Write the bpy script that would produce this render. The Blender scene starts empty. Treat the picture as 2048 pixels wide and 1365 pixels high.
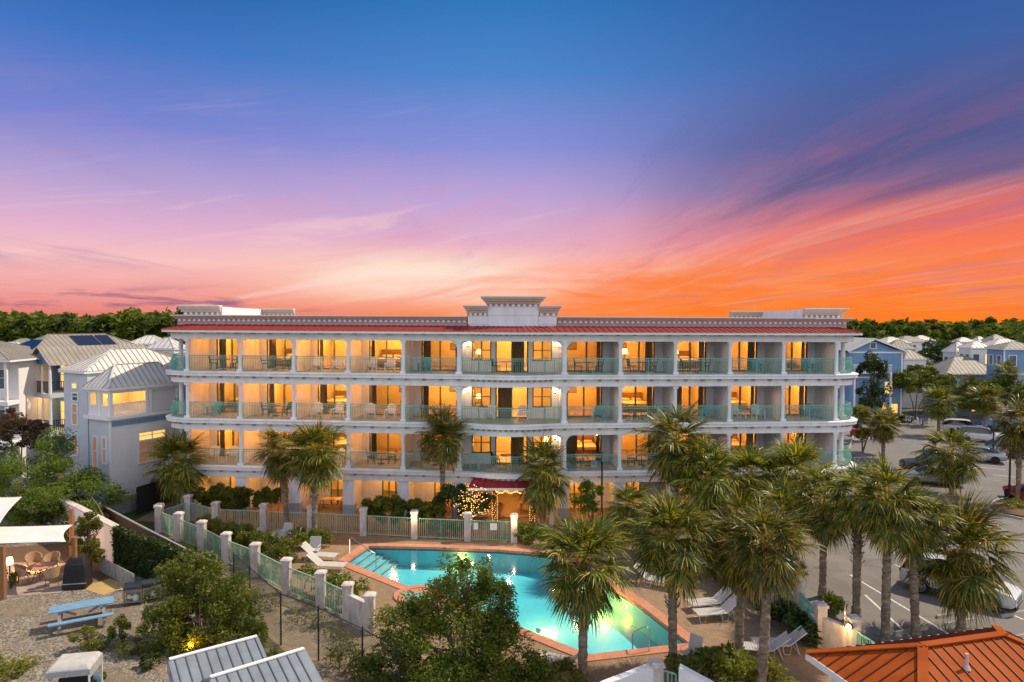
import bpy, math, random
import numpy as np
from mathutils import Vector, Matrix, Euler
from mathutils.geometry import tessellate_polygon
R = math.radians
random.seed(7)
scene = bpy.context.scene
col = scene.collection
PI = math.pi

# ------------------------------------------------------------------ camera
F = 1365.0; CH = 13.2
PITCH, ROLL = R(1.78), R(0.28)
cam_d = bpy.data.cameras.new('camera'); cam = bpy.data.objects.new('camera', cam_d); col.objects.link(cam)
cam_d.sensor_width = 36; cam_d.lens = F/2048*36; cam_d.clip_end = 5000; cam_d.clip_start = .1
CR = Matrix.Rotation(PI/2-PITCH, 3, 'X') @ Matrix.Rotation(ROLL, 3, 'Z')
cam.matrix_world = Matrix.Translation((0, 0, CH)) @ CR.to_4x4()
scene.camera = cam
def G(px, py, z=0.0):
    d = CR @ Vector(((px-1024)/F, -(py-682.5)/F, -1))
    t = (z-CH)/d.z
    return Vector((d.x*t, d.y*t, z))
def D(px, py, Y):
    d = CR @ Vector(((px-1024)/F, -(py-682.5)/F, -1))
    t = Y/d.y
    return Vector((d.x*t, Y, CH+d.z*t))

# ------------------------------------------------------------------ render and view
scene.view_settings.view_transform = 'Standard'; scene.view_settings.look = 'None'
scene.view_settings.exposure = 0.0; scene.view_settings.gamma = 1
scene.render.engine = 'CYCLES'
cy = scene.cycles
cy.use_denoising = True
cy.max_bounces = 5; cy.diffuse_bounces = 2; cy.glossy_bounces = 2; cy.transmission_bounces = 3; cy.transparent_max_bounces = 10
cy.caustics_reflective = False; cy.caustics_refractive = False; cy.sample_clamp_indirect = 4

def s2l(c):
    return tuple(((v/255)/12.92 if v/255 <= .04045 else ((v/255+.055)/1.055)**2.4) for v in c)

# ------------------------------------------------------------------ node helper
class NT:
    def __init__(s, nt): s.nt = nt; s.n = nt.nodes; s.l = nt.links
    def node(s, typ, **kw):
        nd = s.n.new(typ)
        for k, v in kw.items(): setattr(nd, k, v)
        return nd
    def put(s, sock, v):
        if isinstance(v, bpy.types.NodeSocket): s.l.new(v, sock)
        elif isinstance(v, (tuple, list)) and len(v) == 3 and sock.type == 'RGBA': sock.default_value = (*v, 1)
        else: sock.default_value = v
    def m(s, op, a, b=0.0, c=0.0, clamp=False):
        nd = s.node('ShaderNodeMath', operation=op, use_clamp=clamp)
        s.put(nd.inputs[0], a); s.put(nd.inputs[1], b)
        if op in ('MULTIPLY_ADD', 'SMOOTH_MIN'): s.put(nd.inputs[2], c)
        return nd.outputs[0]
    def ss(s, v, a, b):                       # smoothstep a..b (a may exceed b)
        nd = s.node('ShaderNodeMapRange', interpolation_type='SMOOTHSTEP')
        s.put(nd.inputs[0], v)
        if a < b: vals = (a, b, 0, 1)
        else: vals = (b, a, 1, 0)
        for i, x in enumerate(vals): nd.inputs[1+i].default_value = x
        return nd.outputs[0]
    def mix(s, f, a, b, mode='MIX'):
        nd = s.node('ShaderNodeMix', data_type='RGBA', blend_type=mode)
        s.put(nd.inputs[0], f); s.put(nd.inputs[6], a); s.put(nd.inputs[7], b)
        return nd.outputs[2]
    def ramp(s, f, stops):
        nd = s.node('ShaderNodeValToRGB'); e = nd.color_ramp.elements
        while len(e) < len(stops): e.new(.5)
        for i, (p, c) in enumerate(stops): e[i].position = p; e[i].color = (*c, 1)
        s.put(nd.inputs[0], f); return nd.outputs[0]
    def xyz(s, x, y, z):
        nd = s.node('ShaderNodeCombineXYZ')
        for i, v in enumerate((x, y, z)): s.put(nd.inputs[i], v)
        return nd.outputs[0]
    def noise(s, vec, scale, det=4, rough=.5, dist=0, out=0):
        nd = s.node('ShaderNodeTexNoise'); s.put(nd.inputs['Vector'], vec)
        nd.inputs['Scale'].default_value = scale; nd.inputs['Detail'].default_value = det
        nd.inputs['Roughness'].default_value = rough; nd.inputs['Distortion'].default_value = dist
        return nd.outputs[out]

# ------------------------------------------------------------------ world: a sunset sky by direction
SUN_EL, SUN_AZ = R(50), R(21)          # to the right of the view, a little behind the hotel
w = bpy.data.worlds.new('World'); scene.world = w; w.use_nodes = True
N = NT(w.node_tree); N.n.clear()
tc = N.node('ShaderNodeTexCoord').outputs['Generated']
sp = N.node('ShaderNodeSeparateXYZ'); N.put(sp.inputs[0], tc)
sx, sy, sz = sp.outputs
el = N.m('ARCSINE', sz); az = N.m('ARCTAN2', sx, sy)
EM = .5
def rp(stops): return N.ramp(N.m('DIVIDE', el, EM), [(e/EM, s2l(c)) for e, c in stops])
rL = rp([(0, (228,122,112)), (.03, (242,160,152)), (.073, (250,196,192)), (.117, (226,178,208)), (.174, (180,162,212)), (.244, (122,134,210)), (.34, (66,118,194)), (.44, (30,92,160))])
rC = rp([(0, (250,140,80)), (.03, (255,158,108)), (.073, (255,190,172)), (.117, (226,176,202)), (.174, (190,166,216)), (.244, (138,146,216)), (.34, (80,134,204)), (.44, (46,118,186))])
rR = rp([(0, (255,128,25)), (.03, (254,138,60)), (.07, (252,140,86)), (.10, (250,124,88)), (.14, (218,116,108)), (.18, (128,102,142)), (.23, (84,94,150)), (.33, (64,100,166)), (.44, (46,88,158))])
u = N.m('MULTIPLY_ADD', az, 1/1.28, .5)
sky = N.mix(N.ss(u, .05, .5), rL, rC)
sky = N.mix(N.ss(u, .48, .92), sky, rR)
glow = N.m('MULTIPLY', N.ss(N.m('ABSOLUTE', N.m('ADD', az, .13)), .30, 0), N.ss(N.m('ABSOLUTE', N.m('SUBTRACT', el, .062)), .055, 0))
sky = N.mix(N.m('MULTIPLY', glow, .75), sky, s2l((255,228,208)))
# streaked cloud layer on a high flat sheet, streaks converge towards the horizon ahead
zz = N.m('ADD', N.m('MAXIMUM', sz, 0), .035)
cx_, cy_ = N.m('DIVIDE', sx, zz), N.m('DIVIDE', sy, zz)
cr = N.m('MULTIPLY_ADD', cy_, .06, cx_)           # streaks lean to the right
wv = N.noise(N.xyz(N.m('MULTIPLY', cr, .25), N.m('MULTIPLY', cy_, .12), 3.), 1.0, 3, .5)
n1 = N.noise(N.xyz(N.m('MULTIPLY_ADD', wv, 1.5, N.m('MULTIPLY', cr, .42)), N.m('MULTIPLY', cy_, .085), 1.3), 1.0, 7, .62)
n2 = N.noise(N.xyz(N.m('MULTIPLY_ADD', wv, 2.0, N.m('MULTIPLY', cr, .9)), N.m('MULTIPLY', cy_, .16), 7.7), 1.0, 8, .6)
n3 = N.noise(N.xyz(N.m('MULTIPLY', az, 7), N.m('MULTIPLY', el, 55), 2.), 1.0, 6, .6, .4)
# boundary rising to the right: below it red and orange, above it slate cloud
bd = N.m('MULTIPLY_ADD', N.m('MAXIMUM', N.m('ADD', az, .02), 0), .165, .045)
rel = N.m('SUBTRACT', el, N.m('MULTIPLY_ADD', N.m('SUBTRACT', n1, .5), .16, bd))
right = N.ss(az, .0, .28)
red = N.m('MULTIPLY', N.m('MULTIPLY', N.ss(rel, .035, -.03), right), N.ss(n2, .3, .62))
redc = N.ramp(N.m('DIVIDE', el, .2), [(0, s2l((255,130,20))), (.3, s2l((250,132,72))), (.62, s2l((240,114,96))), (1, s2l((214,104,112)))])
sky = N.mix(N.m('MULTIPLY', red, .9), sky, redc)
slate = N.m('MULTIPLY', N.m('MULTIPLY', N.ss(rel, -.02, .05), N.ss(rel, .24, .07)), N.m('MULTIPLY', N.ss(az, .12, .45), N.ss(n2, .30, .6)))
sky = N.mix(N.m('MULTIPLY', slate, .95), sky, s2l((76,84,134)))
# soft pink wisps in the middle, lilac ones at the left
wis = N.m('MULTIPLY', N.ss(n1, .52, .72), N.m('MULTIPLY', N.m('MULTIPLY', N.ss(el, .22, .1), N.ss(az, -.25, .0)), N.ss(el, .0, .04)))
sky = N.mix(N.m('MULTIPLY', wis, .55), sky, s2l((232,128,132)))
wis2 = N.m('MULTIPLY', N.ss(n2, .56, .72), N.m('MULTIPLY', N.m('MULTIPLY', N.ss(el, .26, .12), N.ss(az, -.3, .0)), N.ss(el, .02, .08)))
sky = N.mix(N.m('MULTIPLY', wis2, .4), sky, s2l((172,140,196)))
n4 = N.noise(N.xyz(N.m('MULTIPLY_ADD', wv, 2.5, N.m('MULTIPLY', cr, 2.4)), N.m('MULTIPLY', cy_, .10), 4.1), 1.0, 9, .68)
n5 = N.noise(N.xyz(N.m('MULTIPLY_ADD', wv, 3.0, N.m('MULTIPLY', cr, 1.3)), N.m('MULTIPLY', cy_, .30), 9.4), 1.0, 9, .66)
low = N.m('MULTIPLY', N.ss(el, .34, .10), N.ss(el, -.01, .03)); below = N.ss(rel, .05, -.03); below = N.m('MAXIMUM', below, N.ss(az, .25, .05))
rgt = N.m('MULTIPLY_ADD', N.ss(az, -.02, .30), .85, .10)
n6 = N.noise(N.xyz(N.m('MULTIPLY', az, 2.6), N.m('MULTIPLY_ADD', az, -5., N.m('MULTIPLY', el, 26)), 5.), 1.0, 7, .6, .6)
sky = N.mix(N.m('MULTIPLY', N.m('MULTIPLY', N.ss(n6, .48, .70), N.m('MULTIPLY', low, N.ss(az, .15, -.1))), .26), sky, s2l((236,150,165)))
sky = N.mix(N.m('MULTIPLY', N.m('MULTIPLY', N.ss(n6, .46, .30), N.m('MULTIPLY', low, N.ss(az, .15, -.1))), .5), sky, s2l((250,208,206)))
sky = N.mix(N.m('MULTIPLY', N.m('MULTIPLY', N.m('MULTIPLY', N.ss(n4, .50, .74), N.m('MULTIPLY', rgt, below)), low), .52), sky, s2l((252,196,180)))
sky = N.mix(N.m('MULTIPLY', N.m('MULTIPLY', N.m('MULTIPLY', N.ss(n5, .48, .74), rgt), low), .62), sky, s2l((190,112,140)))
sky = N.mix(N.m('MULTIPLY', N.m('MULTIPLY', N.ss(n4, .46, .30), N.m('MULTIPLY', N.m('MULTIPLY', N.ss(el, .36, .2), rgt), N.ss(el, .10, .18))), .40), sky, s2l((92,102,162)))
ora = N.m('MULTIPLY', N.m('MULTIPLY', N.ss(n3, .42, .62), N.ss(el, .105, .03)), N.ss(az, -.2, .15))
sky = N.mix(N.m('MULTIPLY', ora, .7), sky, s2l((255,122,44)))
pur = N.m('MULTIPLY', N.m('MULTIPLY', N.ss(n3, .46, .6), N.m('MULTIPLY', N.ss(el, .05, .02), N.ss(el, -.02, .008))), N.ss(az, -.22, -.42))
sky = N.mix(N.m('MULTIPLY', pur, .9), sky, s2l((150,98,128)))
band = N.m('MULTIPLY', N.m('MULTIPLY', N.ss(n1, .44, .6), N.m('MULTIPLY', N.ss(el, .15, .1), N.ss(el, .05, .09))), N.ss(az, -.3, -.5))
sky = N.mix(N.m('MULTIPLY', band, .7), sky, s2l((142,118,172)))
gl2 = N.m('MULTIPLY', N.m('MULTIPLY', N.ss(N.m('ABSOLUTE', N.m('ADD', az, .13)), .24, .02), N.ss(N.m('ABSOLUTE', N.m('SUBTRACT', el, .055)), .05, .005)), N.ss(n6, .62, .40))
sky = N.mix(N.m('MULTIPLY', gl2, .8), sky, s2l((255,232,214)))
# the half of the sky behind the viewer is still pale daylight
back = N.ss(sy, .25, -.35)
sky = N.mix(back, sky, (1.02, 1.02, 1.14))
sky = N.mix(N.ss(sz, .5, .9), sky, (.27, .35, .56))
sky = N.mix(N.ss(sz, .0, -.03), sky, (.10, .095, .08))
bg = N.node('ShaderNodeBackground'); N.put(bg.inputs[0], sky); bg.inputs[1].default_value = 1.0
wo = N.node('ShaderNodeOutputWorld'); N.l.new(bg.outputs[0], wo.inputs[0])

# ------------------------------------------------------------------ sun
sd = bpy.data.lights.new('sun', 'SUN'); sun = bpy.data.objects.new('sun', sd); col.objects.link(sun)
sd.energy = 4.8; sd.angle = R(.6); sd.color = (1, .86, .64)
to_sun = Vector((math.cos(SUN_EL)*math.cos(SUN_AZ), math.cos(SUN_EL)*math.sin(SUN_AZ), math.sin(SUN_EL)))
sun.rotation_euler = to_sun.to_track_quat('Z', 'Y').to_euler()

# ------------------------------------------------------------------ materials
MATS = {}
def mat(name, c, rough=.7, var=.12, scale=3.0, bump=0.0, bscale=40.0, metal=0.0, c2=None, spec=.4, emit=None, es=0, det=5, stretch=(1,1,1), obrand=0.0):
    if name in MATS: return MATS[name]
    m = bpy.data.materials.new(name); m.use_nodes = True; MATS[name] = m
    T = NT(m.node_tree); b = T.n['Principled BSDF']
    if emit:
        b.inputs['Emission Color'].default_value = (*emit, 1); b.inputs['Emission Strength'].default_value = es
    g = T.node('ShaderNodeTexCoord').outputs['Object']
    mp = T.node('ShaderNodeMapping'); T.put(mp.inputs[0], g); mp.inputs['Scale'].default_value = stretch
    n = T.noise(mp.outputs[0], scale, det, .6)
    lo = tuple(v*(1-var) for v in c); hi = c2 or tuple(min(1, v*(1+var)) for v in c)
    cc = T.ramp(n, [(.3, lo), (.7, hi)])
    if obrand:
        oi = T.node('ShaderNodeObjectInfo').outputs['Random']
        hs = T.node('ShaderNodeHueSaturation'); T.put(hs.inputs['Color'], cc)
        T.put(hs.inputs['Value'], T.m('MULTIPLY_ADD', oi, obrand*2, 1-obrand)); cc = hs.outputs[0]
    T.put(b.inputs['Base Color'], cc)
    b.inputs['Roughness'].default_value = rough; b.inputs['Metallic'].default_value = metal
    b.inputs['Specular IOR Level'].default_value = spec
    if bump:
        bn = T.node('ShaderNodeBump'); bn.inputs['Strength'].default_value = bump; bn.inputs['Distance'].default_value = .02
        T.put(bn.inputs['Height'], T.noise(mp.outputs[0], bscale, 4, .6)); T.l.new(bn.outputs[0], b.inputs['Normal'])
    return m
def leafmat(name, c, c2, trans=.35, rough=.45, scale=1.2, k=1.12):
    c = tuple(v*k*1.05 for v in c); c2 = (c2[0]*k*1.1, c2[1]*k, c2[2]*k*.8)
    m = bpy.data.materials.new(name); m.use_nodes = True; MATS[name] = m
    T = NT(m.node_tree); T.n.clear()
    g = T.node('ShaderNodeTexCoord').outputs['Object']
    cc = T.ramp(T.noise(g, scale, 5, .7), [(.32, c), (.68, c2)])
    oi = T.node('ShaderNodeObjectInfo').outputs['Random']
    hs = T.node('ShaderNodeHueSaturation'); T.put(hs.inputs['Color'], cc)
    T.put(hs.inputs['Value'], T.m('MULTIPLY_ADD', oi, .4, .8)); T.put(hs.inputs['Hue'], T.m('MULTIPLY_ADD', oi, .03, .485)); cc = hs.outputs[0]
    p = T.node('ShaderNodeBsdfPrincipled'); T.put(p.inputs['Base Color'], cc); p.inputs['Roughness'].default_value = rough
    p.inputs['Specular IOR Level'].default_value = .35
    t = T.node('ShaderNodeBsdfTranslucent'); T.put(t.inputs[0], T.mix(1.0, cc, (1.3,1.2,.5), 'MULTIPLY'))
    mx = T.node('ShaderNodeMixShader'); mx.inputs[0].default_value = trans
    T.l.new(p.outputs[0], mx.inputs[1]); T.l.new(t.outputs[0], mx.inputs[2])
    o = T.node('ShaderNodeOutputMaterial'); T.l.new(mx.outputs[0], o.inputs[0]); return m
def glassmat(name, tint=(.95,.95,.95), refl=.10):
    m = bpy.data.materials.new(name); m.use_nodes = True; MATS[name] = m
    T = NT(m.node_tree); T.n.clear()
    a = T.node('ShaderNodeBsdfTransparent'); T.put(a.inputs[0], tint)
    g = T.node('ShaderNodeBsdfGlossy'); g.inputs['Roughness'].default_value = .02
    lw = T.node('ShaderNodeFresnel'); lw.inputs[0].default_value = 1.45
    mx = T.node('ShaderNodeMixShader'); T.put(mx.inputs[0], T.m('ADD', lw.outputs[0], refl))
    T.l.new(a.outputs[0], mx.inputs[1]); T.l.new(g.outputs[0], mx.inputs[2])
    o = T.node('ShaderNodeOutputMaterial'); T.l.new(mx.outputs[0], o.inputs[0]); return m
def emat(name, c, s): return mat(name, c, .5, 0.02, 1, emit=c, es=s)

stucco = mat('stucco_white', (.76,.77,.79), .85, .05, .9, .25, 60, c2=(.89,.90,.93), stretch=(2.2,2.2,.5))
stucco_worn = mat('stucco_weathered', (.54,.46,.43), .9, .2, 2.5, .3, 50, c2=(.74,.67,.63), stretch=(1.5,1.5,.6))
stucco_grey = mat('stucco_grey_base', (.36,.42,.48), .9, .1, 2)
trim = mat('painted_trim', (.82,.82,.82), .5, .04, 2)
tan = mat('cornice_tan', (.58,.46,.38), .8, .1, 2)
dent = mat('parapet_pink', (.50,.36,.36), .8, .1, 2)
redroof = mat('red_metal_roof', (.26,.032,.020), .5, .15, 1.5, spec=.3)
orangeroof = mat('orange_metal_roof', (.32,.060,.007), .7, .10, 1.2, spec=.1, c2=(.40,.085,.012))
seam_shadow_o = mat('orange_seam_shadow', (.10,.022,.012), .6, .1, 2)  # shadow lines of the orange roof seams, put into the seam colour
green = mat('verdigris_rail', (.16,.46,.36), .5, .15, 3, c2=(.24,.56,.45))
greenpost = mat('pale_green_rail', (.30,.48,.36), .5, .15, 3, c2=(.40,.58,.44))
frame_d = mat('bronze_green_frame', (.10,.14,.10), .5, .15, 3)
glass = glassmat('window_glass', refl=.03)
warmwall = mat('warm_room_paint', (.84,.68,.40), .85, .06, 1.0)
curtain = mat('amber_curtain', (.44,.24,.09), .9, .25, 2, stretch=(9,9,.3))
sheer = mat('dark_drape', (.10,.10,.07), .9, .2, 2, stretch=(9,9,.3))
woodf = mat('brown_furniture', (.16,.08,.035), .6, .2, 4)
linen = mat('bed_linen', (.75,.66,.5), .9, .08, 3)
shade_e = emat('lit_lamp_shade', (1,.62,.22), 5)
bulb_e = emat('lit_bulb', (1,.70,.34), 10)
tiny_e = emat('fairy_light', (1,.52,.14), 4)
tile = mat('balcony_floor_tile', (.42,.36,.32), .7, .1, 2)
dark = mat('dark_metal', (.02,.02,.022), .5, .1, 4)
black_c = mat('black_cover', (.012,.012,.014), .7, .3, 5)
chrome = mat('stainless_steel', (.45,.45,.45), .3, .05, 3, metal=1)
white_p = mat('white_paint', (.80,.80,.80), .5, .06, 3)
sail_m = mat('white_shade_cloth', (.66,.65,.62), .85, .06, 1.2, c2=(.75,.74,.70))
bluewood = mat('blue_painted_wood', (.13,.27,.42), .7, .2, 3, c2=(.22,.40,.55), stretch=(1,8,8))
greywood = mat('grey_weathered_wood', (.30,.29,.28), .85, .25, 5)
brownwood = mat('brown_wood', (.24,.12,.05), .75, .25, 4, stretch=(6,6,1))
rustfence = mat('dark_brown_fence', (.085,.04,.03), .85, .3, 3, stretch=(8,8,1))
rattan = mat('tan_rattan', (.42,.27,.16), .8, .2, 12)
trunk_m = mat('palm_bark', (.11,.08,.055), .95, .3, 4, 1.0, 16, c2=(.38,.30,.22), stretch=(1,1,2.2))
bark = mat('tree_bark', (.16,.12,.09), .95, .35, 8, .6, 20)
palm_g = leafmat('palm_frond_green', (.015,.036,.004), (.140,.185,.022), .30, .38, 1.6)
palm_y = leafmat('palm_frond_olive', (.17,.15,.018), (.46,.37,.085), .34, .45, 1.1)
palm_d = mat('dry_palm_frond', (.26,.17,.09), .9, .35, 5, c2=(.38,.28,.18))
leaf_d = leafmat('dark_leaf', (.014,.034,.008), (.055,.095,.018), .25, .4, 1.5)
leaf_m = leafmat('mid_leaf', (.026,.062,.007), (.165,.200,.020), .32, .5, 1.2)
leaf_l = leafmat('light_leaf', (.060,.115,.012), (.160,.230,.035), .4, .5, 1.2)
leaf_y = leafmat('yellow_green_leaf', (.085,.115,.014), (.220,.230,.040), .4, .5, 1.2)
leaf_p = leafmat('bronze_leaf', (.05,.035,.022), (.13,.085,.050), .25, .5, 1.6)
leaf_f = leafmat('forest_leaf', (.026,.050,.006), (.150,.185,.020), .3, .7, .12, 1.1)
grass_m = leafmat('grass_blade', (.06,.10,.02), (.20,.22,.06), .4, .6, 2)

# brick deck / asphalt / gravel with their own patterns
def ground_mat(name, kind):
    m = bpy.data.materials.new(name); m.use_nodes = True; MATS[name] = m
    T = NT(m.node_tree); b = T.n['Principled BSDF']; b.inputs['Roughness'].default_value = .9
    g = T.node('ShaderNodeTexCoord').outputs['Object']
    big = T.noise(g, .25, 5, .6); mid = T.noise(g, 2.0, 6, .65)
    bump = None
    if kind == 'brick':
        mp = T.node('ShaderNodeMapping'); T.put(mp.inputs[0], g); mp.inputs['Rotation'].default_value = (0, 0, R(40))
        br = T.node('ShaderNodeTexBrick'); T.put(br.inputs[0], mp.outputs[0])
        br.inputs['Scale'].default_value = 1; br.inputs['Brick Width'].default_value = .22; br.inputs['Row Height'].default_value = .11
        br.inputs['Mortar Size'].default_value = .006; br.offset = .5
        T.put(br.inputs['Color1'], (.25,.155,.085)); T.put(br.inputs['Color2'], (.33,.215,.125)); T.put(br.inputs['Mortar'], (.09,.065,.045))
        c = T.mix(T.ss(mid, .35, .7), br.outputs[0], (.30,.205,.125)); c = T.mix(.5, c, br.outputs[0])
        c = T.mix(T.m('MULTIPLY', T.ss(big, .5, .75), .4), c, (.16,.14,.11))
    elif kind == 'coping':
        mp = T.node('ShaderNodeMapping'); T.put(mp.inputs[0], g)
        br = T.node('ShaderNodeTexBrick'); T.put(br.inputs[0], mp.outputs[0]); br.inputs['Scale'].default_value = 1
        br.inputs['Brick Width'].default_value = .3; br.inputs['Row Height'].default_value = .3; br.inputs['Mortar Size'].default_value = .008
        T.put(br.inputs['Color1'], (.52,.20,.11)); T.put(br.inputs['Color2'], (.60,.26,.15)); T.put(br.inputs['Mortar'], (.34,.16,.10))
        c = T.mix(T.m('MULTIPLY', mid, .35), br.outputs[0], (.40,.18,.11))
    elif kind == 'asphalt':
        fine = T.noise(g, 30, 3, .7)
        c = T.ramp(big, [(.3, (.145,.130,.122)), (.7, (.205,.188,.172))])
        c = T.mix(T.m('MULTIPLY', T.ss(mid, .5, .8), .3), c, (.10,.09,.085))
        c = T.mix(T.m('MULTIPLY', T.ss(fine, .5, .7), .25), c, (.26,.24,.22))
        c = T.mix(T.m('MULTIPLY', T.ss(T.noise(g, .9, 2, .5), .64, .74), .55), c, (.05,.046,.043))
        c = T.mix(T.m('MULTIPLY', T.ss(T.noise(g, .35, 3, .6, 1.2), .58, .62), .25), c, (.27,.25,.22))
        vo = T.node('ShaderNodeTexVoronoi', feature='DISTANCE_TO_EDGE'); T.put(vo.inputs[0], T.mix(.12, g, T.noise(g, .8, 4, .6, out=1))); vo.inputs['Scale'].default_value = .22
        c = T.mix(T.m('MULTIPLY', T.ss(vo.outputs[0], .006, .002), .6), c, (.07,.065,.06))
    elif kind == 'gravel':
        vo = T.node('ShaderNodeTexVoronoi'); T.put(vo.inputs[0], g); vo.inputs['Scale'].default_value = 16
        sc = T.node('ShaderNodeSeparateColor'); T.put(sc.inputs[0], vo.outputs['Color'])
        c = T.ramp(sc.outputs[0], [(0, (.07,.055,.04)), (.5, (.20,.165,.125)), (1, (.36,.315,.25))])
        sand = T.ss(T.noise(g, .22, 6, .62), .47, .58)
        c = T.mix(T.m('MULTIPLY', sand, .75), c, T.ramp(mid, [(.3, (.15,.11,.065)), (.7, (.26,.20,.13))]))
        weeds = T.m('MULTIPLY', T.ss(T.noise(g, .55, 7, .72), .55, .66), .85)
        c = T.mix(weeds, c, (.11,.10,.035))
        bump = vo.outputs['Distance']
    elif kind == 'sand':
        c = T.ramp(mid, [(.3, (.17,.125,.075)), (.7, (.30,.235,.155))])
        c = T.mix(T.m('MULTIPLY', T.ss(T.noise(g, .6, 7, .7), .52, .66), .7), c, (.10,.08,.04))
    elif kind == 'mulch':
        fine = T.noise(g, 18, 4, .8)
        c = T.ramp(fine, [(.35, (.05,.03,.018)), (.7, (.24,.13,.065))])
        c = T.mix(T.m('MULTIPLY', T.ss(mid, .5, .7), .5), c, (.09,.10,.03))
    elif kind == 'lawn':
        fine = T.noise(g, 14, 4, .8)
        c = T.ramp(fine, [(.3, (.018,.042,.008)), (.7, (.055,.105,.018))])
        c = T.mix(T.m('MULTIPLY', T.ss(big, .5, .7), .5), c, (.09,.10,.025))
    elif kind == 'earth':
        c = T.ramp(mid, [(.3, (.035,.055,.012)), (.7, (.11,.11,.045))])
        c = T.mix(T.ss(big, .5, .7), c, (.20,.16,.10))
    elif kind == 'conc':
        c = T.ramp(mid, [(.3, (.30,.27,.23)), (.7, (.42,.38,.33))])
    T.put(b.inputs['Base Color'], c)
    if bump is not None:
        bn = T.node('ShaderNodeBump'); bn.inputs['Strength'].default_value = .6; bn.inputs['Distance'].default_value = .03
        T.put(bn.inputs['Height'], bump); T.l.new(bn.outputs[0], b.inputs['Normal'])
    return m
M_brick = ground_mat('deck_brick', 'brick'); M_cop = ground_mat('terracotta_coping', 'coping')
M_asph = ground_mat('asphalt', 'asphalt'); M_grav = ground_mat('gravel', 'gravel'); M_sand = ground_mat('sand', 'sand')
M_mulch = ground_mat('mulch', 'mulch'); M_lawn = ground_mat('lawn', 'lawn'); M_earth = ground_mat('earth', 'earth'); M_conc = ground_mat('concrete', 'conc')

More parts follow.
